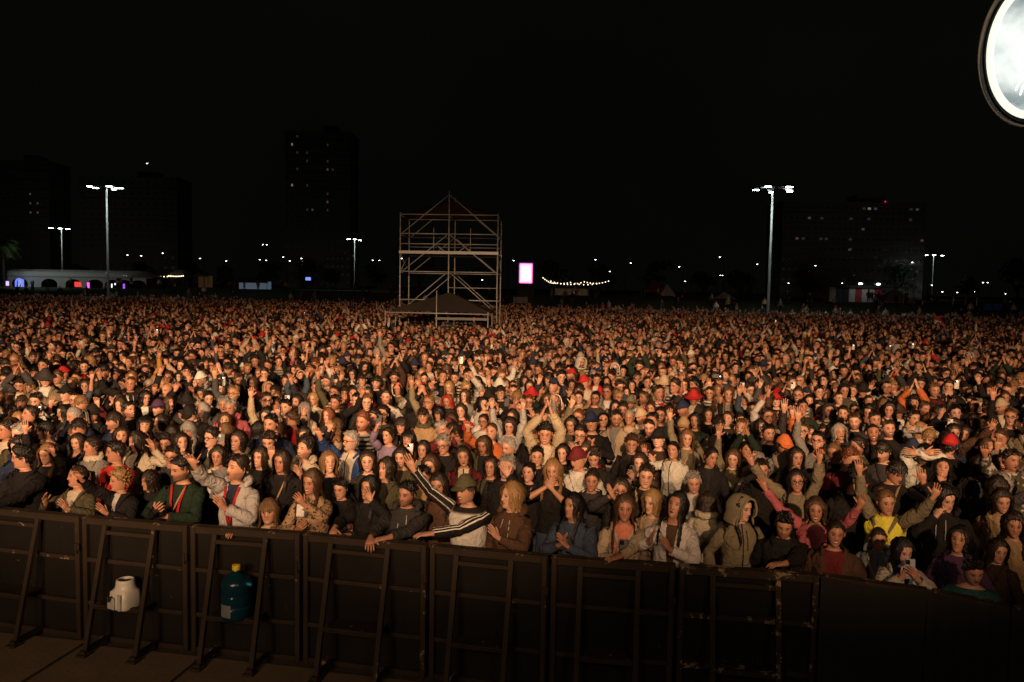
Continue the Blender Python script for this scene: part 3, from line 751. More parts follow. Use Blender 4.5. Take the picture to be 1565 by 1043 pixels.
def make_hair(o, rs):
    kind = o['hair']
    if kind == 'bald': return None
    lod = o.get('lod', 1.0); m = MB(); hat = o.get('hat'); hood = o.get('hoodup')
    fem_long = kind in ('long', 'wavy', 'fringe', 'bob', 'pony', 'bun', 'curlyl')
    thick = {'short': .014, 'buzz': .005, 'quiff': .018, 'bowl': .024, 'curly': .034, 'long': .022, 'wavy': .028, 'fringe': .024, 'bob': .026, 'pony': .011, 'bun': .011, 'curlyl': .034}[kind]
    hl = np.array({'bowl': [(0, .040), (45, .034), (70, .012), (95, -.010), (130, -.06), (180, -.078)],
          'fringe': [(0, .038), (42, .030), (62, -.02), (95, -.05), (130, -.08), (180, -.09)],
          'buzz': [(0, .078), (50, .066), (72, .03), (95, .004), (130, -.05), (180, -.07)]}.get(kind,
          [(0, .077), (45, .066), (66, .026), (90, .002), (130, -.055), (180, -.08)] if not fem_long else [(0, .080), (35, .070), (58, .03), (78, -.02), (100, -.05), (130, -.085), (180, -.09)]))
    nphi = 26 if lod >= 1 else 18; nu = 8 if lod >= 1 else 6
    ph = np.linspace(-math.pi, math.pi, nphi, endpoint=False); vs = []
    ztop = .1217 if not hat else .075
    for u in np.linspace(0, 1, nu):
        for p in ph:
            a = abs(math.degrees(p)); z0 = np.interp(a, hl[:, 0], hl[:, 1])+rs.uniform(-.004, .004)*(u < .2)
            if kind == 'bowl' and a < 60: z0 += .006*math.sin(a*.9+o.get('seed', 1))
            z0 = min(z0, ztop-.01); z = z0+(ztop-z0)*(1-(1-u)**1.9)
            k = min(1, u*4+.12) if kind not in ('bowl', 'fringe') else min(1, u*4+.5)
            topk = np.clip((z-.02)/.08, .35, 1)
            if kind in ('short', 'quiff'): topk = np.clip((z-.01)/.08, .25, 1)*(1.45 if a < 60 and kind == 'quiff' else 1)
            if kind in ('long', 'wavy', 'bob', 'curlyl', 'fringe'): topk = max(topk, .8)
            off = thick*k*topk*(1+.35*rs.uniform(-1, 1)*(2.0 if kind in ('curly', 'curlyl') else .7))
            if hat or hood: off = min(off, .008)
            P = skull(np.array(p), np.array(z), off)
            if kind == 'quiff' and a < 60 and z > .06: P = P+np.array([0, -.012, .016])
            vs.append(P)
    fs = [(r*nphi+i, r*nphi+(i+1) % nphi, (r+1)*nphi+(i+1) % nphi, (r+1)*nphi+i) for r in range(nu-1) for i in range(nphi)]
    fs.append(tuple((nu-1)*nphi+i for i in range(nphi)))
    m.add(vs, fs)
    # short tufts break the outline
    if kind in ('short', 'quiff', 'bowl', 'curly', 'curlyl') and not hood:
        for _ in range(int((230 if kind.startswith('curly') else 210)*lod)):
            p = rs.uniform(-math.pi, math.pi); a = abs(math.degrees(p)); z0 = np.interp(a, hl[:, 0], hl[:, 1])
            z = rs.uniform(z0+.004, .118 if not hat else max(z0+.01, .03)); off = thick*(.7 if not kind.startswith('curly') else .9)*np.clip((z+.02)/.09, .3, 1)
            if hat: off = .006
            A = skull(np.array(p), np.array(z), off); nrm = unit(A-np.array([0, 0, .02])); fl = unit(np.array([rs.uniform(-.5, .5), -.5 if a < 50 else .2, -.6 if (kind == 'bowl' or z < .05) else .45]))
            if kind == 'quiff' and a < 60: fl = unit(np.array([rs.uniform(-.3, .3), -.1, 1.]))
            if hat: fl = unit(np.array([rs.uniform(-.3, .3), .2, -.9]))
            elif kind.startswith('curly'): fl = unit(rs.uniform(-1, 1, 3)+nrm*.6)
            L = rs.uniform(.018, .034)*(.8 if kind.startswith('curly') else 1.0)
            fl = unit(fl-nrm*(fl@nrm)*(.8 if not (kind == 'quiff' and a < 60) else .3)+nrm*.12)
            path = [A-nrm*.005, A+(nrm*.16+fl*.55)*L, A+(nrm*.04+fl)*L*1.1] if not kind.startswith('curly') else [A-nrm*.004, A+nrm*L*.55+fl*L*.3, A+nrm*L*.45+fl*L*.8]
            ribbon(m, path, rs.uniform(.006, .010)/(lod**.5), [nrm]*3)
    if kind in ('long', 'wavy', 'fringe', 'bob', 'curlyl') :
        n = int({'bob': 80}.get(kind, 92)*(lod if lod >= 1 else .6)); Ltot = {'bob': -.135, 'long': -.33, 'wavy': -.30, 'fringe': -.32, 'curlyl': -.22}[kind]*o.get('hairlen', 1.0)
        for i in range(n):
            s = 1 if i % 2 else -1; a = rs.uniform(50, 180); zt = rs.uniform(.03, .112); zs = np.linspace(zt, Ltot*rs.uniform(.82, 1.08), 10)
            path = []; out = []; w0 = rs.uniform(0, 6); amp = {'wavy': .012, 'curlyl': .016}.get(kind, rs.uniform(.002, .009))
            for z in zs:
                aa = a
                if z > .02: aa = a*(.55+.45*np.clip((.115-z)/.095, 0, 1)) if a < 110 else a
                if hood: aa = 62+(aa-50)*.12
                off = thick*rs.uniform(.6, 1.35)*.95+.004
                if z > -.07: P = skull(np.array(s*math.radians(aa)), np.array(z), off)
                else:
                    Pj = skull(np.array(s*math.radians(aa)), np.array(-.07), off); k = np.clip((-.07-z)/.12, 0, 1)
                    fx, fy = (.100, -.118) if a < 92 else ((.125, .05) if a < 118 else (Pj[0]*s*1.0, .115))
                    if a < 92: fy = -.02-.115*np.clip((-z-.11)/.14, 0, 1)
                    P = np.array([Pj[0]*(1-k)+s*fx*k, Pj[1]*(1-k)+fy*k, z])
                P = P+np.array([math.sin(z*70+w0), math.cos(z*55+w0), 0])*amp*np.clip((.05-z)/.1, 0, 1)
                path.append(P); out.append(unit(np.array([P[0], P[1]+.01, 0])+1e-6))
            ribbon(m, path, rs.uniform(.011, .018)/(1 if lod >= 1 else .7), out)
    if fem_long and lod >= .7 and not hood:
        for i in range(34):
            p = rs.uniform(-math.pi, math.pi); a = abs(math.degrees(p))
            zt = rs.uniform(max(np.interp(a, hl[:, 0], hl[:, 1])+.01, .0), .118); A = skull(np.array(p), np.array(zt), thick*rs.uniform(.9, 1.3)); L = rs.uniform(.05, .13); w0 = rs.uniform(-.6, .6)
            nr = unit(A); path = [A+np.array([w0*.02*k_*k_, 0, -L*k_*.5])+nr*(.010*math.sin(k_*1.3)+.004) for k_ in range(3)]
            ribbon(m, path, .0022, [nr]*3)
    if kind == 'fringe':
        for i in range(int(26*lod)):
            p = rs.uniform(-.75, .75); zs = np.linspace(.10, rs.uniform(.018, .034), 5)
            path = [skull(np.array(p), np.array(z), .022) for z in zs]; ribbon(m, path, rs.uniform(.007, .011), [unit(q) for q in path])
    if kind in ('pony', 'bun'):
        for i in range(int(26*lod)):
            p = rs.uniform(-math.pi, math.pi); za = np.interp(abs(math.degrees(p)), hl[:, 0], hl[:, 1]); q0 = skull(np.array(p), np.array(za+rs.uniform(.004, .03)), thick*.5+.003); tgt = np.array([0, .115, .05])
            path = [q0*(1-t)+tgt*t for t in (0, .33, .66, 1)]
            path = [skull(np.array(math.atan2(q[0], -q[1])), np.array(q[2]), thick+.004) if t < .9 else q for t, q in zip((0, .33, .66, 1), path)]
            ribbon(m, path, .009, [unit(q) for q in path])
        if kind == 'bun':
            m.lathe([(.004, -.04), (.032, -.03), (.043, 0), (.032, .03), (.004, .04)], 10, (0, .125, .075))
        else:
            for i in range(int(22*lod)):
                e = rs.normal(0, .012, 2); path = [np.array([e[0]*.4, .11, .055]), np.array([e[0], .15+e[1], .05]), np.array([e[0]*1.6, .165+e[1], -.02]), np.array([e[0]*2, .155+e[1], -.12]), np.array([e[0]*2.2, .145+e[1], -.22*rs.uniform(.8, 1.1)])]
                ribbon(m, path, .010, [np.array([e[0]*8, 1., 0.1])]*5)
    return np.array(m.v), m.f

def make_hat(o, rs):
    h = o.get('hat'); m = MB()
    if o.get('hoodup'):
        ys = [-.088, -.094, -.08, -.05, -.01, .04, .085, .118, .134]; th_ = [0, .15, .35] ; vs = []; nt = 19
        for q, y in enumerate(ys):
            f = math.sqrt(max(0.02, 1-((y+.0)/.142)**2)); A = .060+.052*f; Hh_ = .055+.088*f
            if q == 0: A -= .012; Hh_ -= .012
            for k in range(nt):
                u = k/(nt-1)
                if u < .25: x, z = -A*(1+.12*(1-u/.25)), -.155+.155*u/.25
                elif u > .75: x, z = A*(1+.12*(u-.75)/.25), -.155*(u-.75)/.25
                else:
                    t = math.pi*(1-(u-.25)/.5); x, z = A*math.cos(t), Hh_*math.sin(t)
                if u < .25 and q == 0: x += .012
                vs.append(np.array([x, y+.006*math.sin(k*1.7)+(.03 if z < -.08 and y < -.05 else 0), z])+rs.uniform(-.002, .002, 3))
        m.add(vs, [(r*nt+k, r*nt+k+1, r*nt+nt+k+1, r*nt+nt+k) for r in range(len(ys)-1) for k in range(nt-1)])
        b0 = (len(ys)-1)*nt; m.add([vs[b0+k] for k in range(nt)], [tuple(range(nt))])
        m.tube([vs[nt+k] for k in range(nt)], .011, 6)
        return m
    if not h: return None
    n = 22; ph = np.linspace(-math.pi, math.pi, n, endpoint=False); vs = []
    lo = {'cap': .050, 'capb': .050, 'beanie': .030, 'bucket': .045}[h]; rowsz = [lo, lo+.018, .078, .098, .112, .1205]
    for z in rowsz:
        for p in ph:
            P = skull(np.array(p), np.array(min(z, .1217)), .020 if h != 'beanie' else .017); P[2] += .012*(z > .1)
            if abs(p) > 1.6: P[2] -= .012*(z < .06)
            vs.append(P)
    fs = [(r*n+i, r*n+(i+1) % n, (r+1)*n+(i+1) % n, (r+1)*n+i) for r in range(5) for i in range(n)]+[tuple(5*n+i for i in range(n))]
    m.add(vs, fs)
    if h in ('cap', 'capb'):
        sg = 1 if h == 'cap' else -1; vs = []; k = 9
        for j, ext in enumerate((0, .035, .068)):
            for a in np.linspace(-1.05, 1.05, k):
                P = skull(np.array(a if sg > 0 else math.pi-a), np.array(lo+.006), .019)
                vs.append(P+np.array([0, -sg*ext*math.cos(a*.9), -ext*.28-.006*abs(a)]))
        fs = [(r*k+i, r*k+i+1, (r+1)*k+i+1, (r+1)*k+i) for r in range(2) for i in range(k-1)]
        m.add(vs, fs); m.add([np.array(v)-np.array([0, 0, .005]) for v in vs], fs)
        m.lathe([(.006, .134), (.004, .139)], 6)
    elif h == 'beanie':
        pts = [skull(np.array(p), np.array(.034), .022) for p in np.linspace(-math.pi, math.pi, 19)]
        m.tube(pts, .013, 6, cap=False)
    elif h == 'bucket':
        vs = []
        for ext, dz in ((0, 0), (.03, -.018), (.058, -.034)):
            for p in ph:
                P = skull(np.array(p), np.array(lo+.004), .02+ext); P[2] = lo+.004+dz; vs.append(P)
        m.add(vs, [(r*n+i, r*n+(i+1) % n, (r+1)*n+(i+1) % n, (r+1)*n+i) for r in range(2) for i in range(n)])
    return m

def piece_mesh(name, V, F, at=None, mats=None, mi=None, smooth=True):
    me = bpy.data.meshes.new(name)
    me.from_pydata(np.asarray(V).tolist(), [], [tuple(f) for f in F])
    me.polygons.foreach_set('use_smooth', [smooth]*len(F))
    if at is not None:
        a = me.attributes.new('hc' if name in ('person', 'body') else 'cc', 'FLOAT_VECTOR', 'POINT')
        a.data.foreach_set('vector', np.asarray(at, np.float32).ravel())
    for mt in mats: me.materials.append(mt)
    if mi is not None: me.polygons.foreach_set('material_index', mi)
    me.update(); return me
# ------------------------------------------------------------------ ground
def ground_mat():
    mt, n, l, p = new_mat('ground_surface')
    tcn = n.new('ShaderNodeTexCoord'); a = n.new('ShaderNodeTexNoise'); a.inputs['Scale'].default_value = .9; a.inputs['Detail'].default_value = 7; l.new(tcn.outputs['Object'], a.inputs['Vector'])
    b = n.new('ShaderNodeTexNoise'); b.inputs['Scale'].default_value = 60; b.inputs['Detail'].default_value = 3; l.new(tcn.outputs['Object'], b.inputs['Vector'])
    m1 = n.new('ShaderNodeMix'); m1.data_type = 'RGBA'; m1.inputs[6].default_value = (.045, .036, .027, 1); m1.inputs[7].default_value = (.11, .085, .06, 1); l.new(a.outputs['Fac'], m1.inputs[0])
    m2 = n.new('ShaderNodeMix'); m2.data_type = 'RGBA'; m2.blend_type = 'MULTIPLY'; m2.inputs[0].default_value = .8; l.new(m1.outputs[2], m2.inputs[6]); l.new(b.outputs['Color'], m2.inputs[7])
    l.new(m2.outputs[2], p.inputs['Base Color']); p.inputs['Roughness'].default_value = .9
    bp = n.new('ShaderNodeBump'); bp.inputs['Strength'].default_value = .5; bp.inputs['Distance'].default_value = .02; l.new(b.outputs['Fac'], bp.inputs['Height']); l.new(bp.outputs[0], p.inputs['Normal'])
    return mt

M_GRASS = mat('short_grass', (.035, .055, .018), .95, 0, .5, .5, .6, 25)
def edge_y(x, y):          # far edge of the crowd: deeper on the left
    a = x/max(y, 1); return 104-30*max(0, min(1, (a+.6)/1.2))
def terrain(x, y):         # beyond the crowd the ground climbs a low grass bank
    t = max(0, min(1, (y-edge_y(x, y)+1)/20.)); return 2.35*t*t*(3-2*t)
gx = [-1500, -400, -200]+list(range(-140, 141, 7))+[200, 400, 1500]; gy = [-80, 0, 20, 40, 60]+list(range(70, 150, 3))+[170, 220, 400, 1500]
b = MB(); nx_g = len(gx)
b.add([(x, y, terrain(x, y)) for y in gy for x in gx], [])
for r in range(len(gy)-1):
    for k in range(nx_g-1):
        f = (r*nx_g+k, r*nx_g+k+1, r*nx_g+nx_g+k+1, r*nx_g+nx_g+k); b.f.append(f); b.mi.append(1 if max(b.v[i][2] for i in f) > .1 else 0)
tag(b.build('ground', [ground_mat(), M_GRASS], None, True), None, None, None, 'structure')

# ------------------------------------------------------------------ shared background materials
M_STEEL = mat('galvanised_steel', (.42, .41, .39), .45, .7, .15, 8, .1, 60)
M_POLE = mat('painted_pole', (.16, .165, .16), .55, .1, .12, 3)
M_DARKM = mat('dark_metal', (.03, .03, .032), .5, .4, .2, 8)
M_LAMP = emis('lamp_glass_lit', (.86, 1.0, .94), 34)
M_LAMPS = emis('street_lamp_lit', (.92, .98, 1.0), 14)
M_CANV = mat('white_canvas', (.50, .50, .48), .8, 0, .08, 2, .2, 6)
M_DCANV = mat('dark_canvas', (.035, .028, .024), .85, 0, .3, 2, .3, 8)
M_GREYC = mat('grey_canvas', (.16, .15, .14), .85, 0, .2, 2, .2, 8)
M_WALL = mat('concrete_facade', (.20, .195, .185), .9, 0, .15, .3, .2, 4)
M_PANE = mat('dark_window_glass', (.07, .07, .07), .3, 0, .1, 1)
M_WWARM = emis('lit_window_warm', (1, .74, .38), .05)
M_WDIM = emis('lit_window_dim', (1, .85, .6), .018)
M_WBRIGHT = emis('lit_window_bright', (1, .8, .5), .16)
M_WCOOL = emis('lit_window_cool', (.85, 1, .95), .035)
M_BULB = emis('festoon_bulb_lit', (1, .78, .48), 3)
M_TRUNK = mat('bark', (.07, .05, .035), .95, 0, .3, 10, .6, 20)
M_LEAF = [mat('leaf_green', (.035, .055, .020), .75, 0, .4, 3), mat('leaf_dark', (.022, .038, .016), .8, 0, .4, 3)]

def cool(name, loc, power, deg=120, aim=None, col=(.86, 1, .93)):
    return spot(name, loc, aim if aim is not None else (loc[0], loc[1]-.01, 0), power, deg, .7, col, .3)

# ------------------------------------------------------------------ light masts
def mast(px, py, d, heads, label, width=.17, watt=9000, anyz=None):
    T = at_y(px, py, d); H = T[2]
    e = empty('light_mast', (T[0], T[1], 0)); tag(e, label, 'light mast', 'floodlight masts round the square')
    b = MB(); b.lathe([(width*1.9, 0), (width*1.9, .05), (width*1.25, .08), (width, .4), (width*.62, H)], 14); b.build('pole', M_POLE, e, True)
    b = MB(); b.lathe([(width*.9, H-.25), (width*1.1, H-.1), (width*1.1, H+.1), (width*.4, H+.14)], 12)
    for hx_, hz, sz in heads: b.bar((0, 0, H), (hx_*.82, -.06, H+hz*.6), .07, .09)
    b.build('head_frame', M_DARKM, e)
    for hx_, hz, sz in heads:
        c = np.array([hx_, -.25, H+hz]); b = MB(); R = np.array(Matrix.Rotation(rad(28), 3, 'X')); b.box(c, (sz*1.1, .62, .12), R, .03); f = b.build('floodlight', M_DARKM, e)
        b = MB(); b.box(c+R@np.array([0, -.02, -.075]), (sz*.8, .48, .04), R, .018); b.box(c+R@np.array([0, -.315, -.01]), (sz*.72, .02, .07), R, .008)
        b.build('lamp_glass', M_LAMP, f)
    if watt: cool('mast_lamp', (T[0], T[1]-2.2, H-.5), watt*.6, 150)
    return e
mast(163, 285, 95, [(-1.75, .05, .85), (-1.05, -.12, .95), (.55, .1, .9), (1.1, -.25, .7), (1.7, -.1, 1.3)], 'tall light mast with five lit floodlights, the nearest on the left side', .15, 1800)
mast(94, 349, 160, [(-1.8, .1, 1.1), (0, .05, 1.0), (1.5, -.05, 1.2)], 'light mast with three lit heads over the left end of the white tent', .13, 1300)
mast(542, 366, 180, [(-1.2, .1, 1.0), (.15, .1, .9), (1.35, -.1, .9)], 'slim light mast with three lit heads left of the scaffold tower', .12, 1200)
mast(1181, 286, 78, [(-1.75, -.22, .8), (-.62, .12, .8), (-.3, -.42, .5), (1.45, .12, .9), (1.5, -.3, .75)], 'tallest light mast with glaring floodlights on the right side of the square', .155, 2600)
mast(1427, 390, 220, [(-2.2, .05, .9), (-.1, .1, 1.1), (2.1, 0, 1.1)], 'far light mast with three small lit heads at the right edge', .13, 700)

LAMPS = [(249, 387, 150), (306, 395, 190), (346, 399, 210), (402, 374, 260), (408, 374, 262), (397, 397, 230), (407, 398, 240), (433, 393, 170), (443, 399, 250), (461, 395, 200), (462, 400, 230), (614, 395, 150), (650, 390, 160), (669, 391, 165), (737, 428, 190), (785, 398, 120), (910, 397, 230),
 (932, 415, 240), (964, 402, 150), (1038, 408, 220), (1047, 430, 230), (1100, 393, 170), (1101, 421, 230), (1105, 421, 232), (1112, 428, 190), (1157, 404, 170), (1151, 431, 200), (1205, 433, 190), (1205, 405, 260), (1246, 406, 200), (1287, 433, 180), (1394, 401, 230), (1382, 402, 260), (1424, 436, 170), (1440, 446, 190), (1463, 447, 200), (1502, 432, 220), (1509, 432, 222), (1536, 449, 190), (1490, 446, 230), (225, 250, 330), (195, 390, 260), (216, 391, 270), (570, 398, 260), (580, 398, 265)]
REG = ['left of the tall left mast', 'between the left mast and the centre', 'left of the scaffold tower', 'seen through the scaffold tower', 'between the tower and the pink screen', 'above the festoon lights', 'left of the tall right mast', 'right of the tall right mast', 'beyond the lit kiosk', 'at the far right edge']
cnt = {}
def lamp_where(px, py, d):
    xs = [(0, 200, 'left of the tall left mast'), (200, 330, 'over the market stalls by the white tent'), (330, 520, 'left of the slim mast'), (520, 606, 'beside the slim mast'), (606, 770, 'seen through the scaffold tower'), (770, 820, 'beside the pink screen'), (820, 945, 'above the festoon lights'), (945, 1175, 'left of the tall right mast'), (1175, 1235, 'just right of the tall right mast'), (1235, 1345, 'above the lit kiosk'), (1345, 1600, 'right of the lit kiosk')]
    return next(t for a, b_, t in xs if a <= px < b_)
ranks = {}
for px, py, d in sorted(LAMPS): ranks.setdefault(lamp_where(px, py, d), []).append((px, py, d))
ORD = ['first', 'second', 'third', 'fourth', 'fifth', 'sixth', 'seventh', 'eighth', 'ninth', 'tenth', 'eleventh', 'twelfth']
for wh, ls in ranks.items():
    for i, (px, py, d) in enumerate(ls):
        T = at_y(px, py, d); H = max(T[2], 2.2); tint = (.92, .98, 1)
        e = empty('street_lamp', (T[0], T[1], 0), 0)
        nm = ORD[i] if len(ls) > 1 else 'single'
        lb = f'distant lit street lamp {wh}, {nm} from the left' if len(ls) > 1 else f'distant lit street lamp {wh}'
        tag(e, lb, 'street lamp', 'distant street lamps')
        sd = 1 if (i % 2) else -1
        b = MB(); b.tube([(sd*.9, 0, 0), (sd*.9, 0, H*.6), (sd*.9, 0, H-.25), (sd*.6, 0, H+.05), (sd*.15, 0, H+.12)], [.11, .08, .07, .05, .04], 7); b.build('pole', M_DARKM, e, True)
        b = MB(); b.box((0, 0, H+.1), (.75, .34, .14), None, .05); hd = b.build('lamp_head', M_DARKM, e)
        k = d/1217.*1.15
        b = MB(); b.lathe([(.02, -.30*k), (.85*k, -.15*k), (1.0*k, 0), (.7*k, .12*k)], 10, (0, -.05, H-.05)); b.build('lamp_glass', M_LAMPS, hd, True)

# ------------------------------------------------------------------ far buildings
def window_grid(e, W_, H_, nx, nz, lit, ww, wh, y0, zbase, x0=None):
    fr = MB(); mwin = None
    m1 = MB(); m1.box((0, 0, 0), (ww, .16, wh), None, 0); me_f = m1.mesh('window', M_WALL)
    sx = W_/nx; sz = (H_-zbase)/nz; k = 0
    pane = MB(); pane.quad((-ww*.44, -.1, -wh*.44), (ww*.44, -.1, -wh*.44), (ww*.44, -.1, wh*.44), (-ww*.44, -.1, wh*.44))
    mp = {None: pane.mesh('pane', M_PANE)}
    for kk, mt in (('w', M_WWARM), ('c', M_WCOOL), ('d', M_WDIM), ('b', M_WBRIGHT)):
        q = MB(); q.v = pane.v; q.f = pane.f; q.mi = pane.mi; q.n = 4; mp[kk] = q.mesh('pane', mt)
    for i in range(nx):
        for j in range(nz):
            x = -W_/2+(i+.5)*sx; z = zbase+(j+.5)*sz
            o = bpy.data.objects.new('window', me_f); link(o, e); o.location = (x, y0-.02, z)
            p_ = bpy.data.objects.new('pane', mp[lit.get((i, j))]); link(p_, o)
            p_.location.x = ((i*37+j*91) % 7-3)*.04*ww
def building(name, px0, px1, pyt, d, lab, nx, nz, litpx, ww=1.3, wh=1.4, glowk=1.0, depth=14):
    a = at_y(px0, pyt, d); c = at_y(px1, pyt, d); W_ = c[0]-a[0]; H_ = (a[2]+c[2])/2
    e = empty(name, ((a[0]+c[0])/2, d, 0)); tag(e, lab, 'building', 'blocks of flats beyond the square')
    b = MB(); b.box((0, depth/2, H_/2), (W_, depth, H_)); wl_ = b.build('wall', M_WALL, e)
    b = MB(); b.box((0, depth/2, H_+.2), (W_+.6, depth+.6, .4)); b.box((W_*.15, depth/2, H_+1.6), (W_*.2, depth*.5, 2.6)); b.build('roof', M_WALL, e)
    lit = {}; zb = 3.0
    for (px, py, k) in litpx:
        P = at_y(px, py, d); i = int((P[0]-(a[0]+c[0])/2+W_/2)/(W_/nx)); j = int((P[2]-zb)/((H_-zb)/nz))
        if 0 <= i < nx and 0 <= j < nz: lit[(i, j)] = k if (px*7+py) % 5 > 2 else 'd'
        if (px, py) in ((446, 219), (1328, 319), (1255, 367), (450, 278)): lit[(i, j)] = 'b'
    window_grid(e, W_, H_, nx, nz, lit, ww, wh, 0, zb)
    spot('added_facade_fill', (e.location.x-4, d-55, 9), (e.location.x, d, H_*.55), 750*glowk, 85, 1.0, (1, .93, .85), 2)  # added spot per building, lifts its wall above the sky tone
    b = MB()
    for j in range(nz): b.box((0, -.35, zb+j*(H_-zb)/nz), (W_*.96, .7, .16))
    b.build('balcony_slab', M_WALL, e)
    return e
building('apartment_tower', 435, 536, 203, 260, 'tall dark apartment tower with scattered lit windows left of centre', 13, 19,
 [(452, 211, 'w'), (446, 219, 'w'), (451, 229, 'c'), (473, 235, 'w'), (473, 243, 'c'), (472, 251, 'w'), (501, 223, 'w'), (504, 249, 'w'), (500, 258, 'w'), (505, 257, 'c'), (451, 253, 'w'), (450, 278, 'c'), (472, 286, 'w'), (500, 292, 'w'), (500, 309, 'w'), (481, 321, 'c'), (472, 327, 'w'), (503, 326, 'w')], .6, .85, .9)
building('apartment_block', 1197, 1416, 311, 230, 'wide dark apartment block with warm lit windows behind the right mast', 24, 9,
 [(1292, 308, 'c'), (1304, 309, 'c'), (1317, 317, 'w'), (1328, 319, 'w'), (1342, 320, 'c'), (1300, 330, 'c'), (1300, 341, 'w'), (1256, 339, 'w'), (1234, 340, 'w'), (1328, 340, 'c'), (1315, 349, 'c'), (1298, 360, 'c'), (1255, 367, 'w'), (1252, 371, 'w'), (1260, 371, 'w'), (1388, 339, 'w'), (1391, 318, 'c'), (1402, 319, 'c'), (1411, 361, 'w'), (1220, 369, 'w'), (1231, 370, 'c'), (1298, 382, 'c')], .95, .7, 1.3)
building('apartment_block', 120, 270, 272, 300, 'faint dark apartment block behind the tall left mast', 12, 10, [], 1.0, 1.0, 1.2)
building('apartment_block', -30, 74, 247, 290, 'faint dark apartment block at the far left edge', 9, 13, [(44, 295, 'c'), (49, 296, 'c'), (57, 305, 'c'), (46, 312, 'c'), (46, 321, 'w'), (62, 324, 'w')], .7, .8, .8)
# aircraft warning lamp on the right block's roof
T = at_y(1353, 309, 229); e = empty('warning_lamp', (T[0], T[1], T[2]-1.2)); tag(e, 'small red warning lamp on the roof of the right apartment block', 'warning lamp')
b = MB(); b.tube([(0, 0, 0), (0, 0, 1.1)], .05, 6); b.build('stem', M_DARKM, e); b = MB(); b.lathe([(.1, 1.1), (.22, 1.2), (.22, 1.4), (.05, 1.5)], 8); b.build('lamp_glass', emis('red_lamp', (1, .03, .03), 1), e)

# ------------------------------------------------------------------ trees
def leaf_cloud(m, c, r, n, rng, size):
    for _ in range(n):
        d_ = unit([rng.gauss(0, 1), rng.gauss(0, 1), rng.gauss(0, 1)]); q = np.array(c)+d_*np.array(r)*rng.uniform(.45, 1.05)
        a = unit([rng.gauss(0, 1), rng.gauss(0, 1), rng.gauss(0, 1)]); e = unit(np.cross(a, d_+.01)); s_ = size*rng.uniform(.6, 1.3)
        m.mat = rng.randrange(2); m.quad(q-e*s_, q+a*s_*.5, q+e*s_, q-a*s_*.5)
def tree(px, d, h, lab, spread=1.0, n=520):
    rng = random.Random(int(px*7+d)); P = at_y(px, 440, d); e = empty('tree', (P[0], P[1], 0)); tag(e, lab, 'tree', 'trees round the far side of the square')
    b = MB(); b.tube([(0, 0, 0), (.1, 0, h*.25), (0, .1, h*.5)], [.32, .25, .16], 8)
    for k in range(5):
        a = k*1.3+rng.random(); b.tube([(0, 0, h*(.3+.05*k)), (math.cos(a)*h*.1, math.sin(a)*h*.1, h*.5), (math.cos(a)*h*.2, math.sin(a)*h*.2, h*.68)], [.12, .09, .04], 6)
    b.build('trunk', M_TRUNK, e, True)
    m = MB()
    for k in range(9):
        a = rng.uniform(0, 6.28); rr = rng.uniform(0, .26)*h*spread
        leaf_cloud(m, (math.cos(a)*rr, math.sin(a)*rr, h*rng.uniform(.5, .86)), (h*.17*spread, h*.17*spread, h*.14), n//9, rng, .42)
    m.build('crown', M_LEAF, e)
TREES = [(120, 190, 8, 'bushy dark tree behind the left mast and white tent'), (215, 205, 9, 'round dark tree over the roof of the white tent'), (290, 230, 10, 'dark tree behind the warmly lit market stalls'), (345, 175, 8, 'dark tree right of the market stalls'), (410, 185, 9, 'dark tree above the bluish lit stall'), (470, 210, 11, 'dark tree in front of the tall apartment tower'), (508, 220, 9, 'dark tree left of the slim light mast'),
 (575, 215, 10, 'dark tree between slim mast and scaffold tower'), (640, 210, 11, 'dark tree seen through the left of the scaffold tower'), (725, 220, 10, 'dark tree seen through the right of the scaffold tower'), (845, 150, 10, 'dark tree right of the pink screen'), (915, 165, 9, 'dim green tree above the end of the festoon lights'), (1000, 190, 11, 'dark tree midway between festoon lights and right mast'), (1075, 200, 9, 'dark tree left of the tall right mast'), (1130, 150, 8, 'small dark tree close left of the right mast'), (1230, 185, 10, 'dark tree left of the lit kiosk'), (1370, 190, 11, 'dark tree behind the grey marquee'), (1480, 210, 10, 'dark tree behind the goal frame'), (1555, 140, 11, 'large dark tree at the right edge of the square')]
for px, d, h, lab in TREES: tree(px, d, h, lab, 1.1)
P = at_y(4, 372, 125); H = P[2]
e = empty('palm_tree', (P[0], P[1], 0)); tag(e, 'green palm tree at the left end of the white tent', 'palm tree')
b = MB(); b.tube([(0, 0, 0), (.1, 0, H*.5), (0, 0, H)], [.28, .2, .17], 9); b.build('trunk', M_TRUNK, e, True)
M_PALM = mat('palm_frond', (.07, .12, .03), .7, 0, .3, 4)
for k in range(17):
    a = k*2.4; el = [.9, .35, -.15][k % 3]; b = MB(); L = 2.6; pts = []
    for t in np.linspace(0, 1, 7): pts.append(np.array([math.cos(a)*L*t*math.cos(el*(1-t)), math.sin(a)*L*t*math.cos(el*(1-t)), H+L*(math.sin(el)*t-.75*t*t)]))
    b.tube(pts, [.05, .045, .04, .035, .03, .02, .01], 4)
    for i in range(1, 7):
        tdir = unit(pts[i]-pts[i-1]); sd_ = unit(np.cross(tdir, (0, 0, 1)))
        for s in (-1, 1):
            for f in (.0, .5):
                q = pts[i-1]*(1-f)+pts[i]*f; tip = q+sd_*s*.75+tdir*.4-np.array([0, 0, .35]); b.add([q-tdir*.06, q+tdir*.06, tip], [(0, 1, 2)])
    b.build('frond', M_PALM, e)

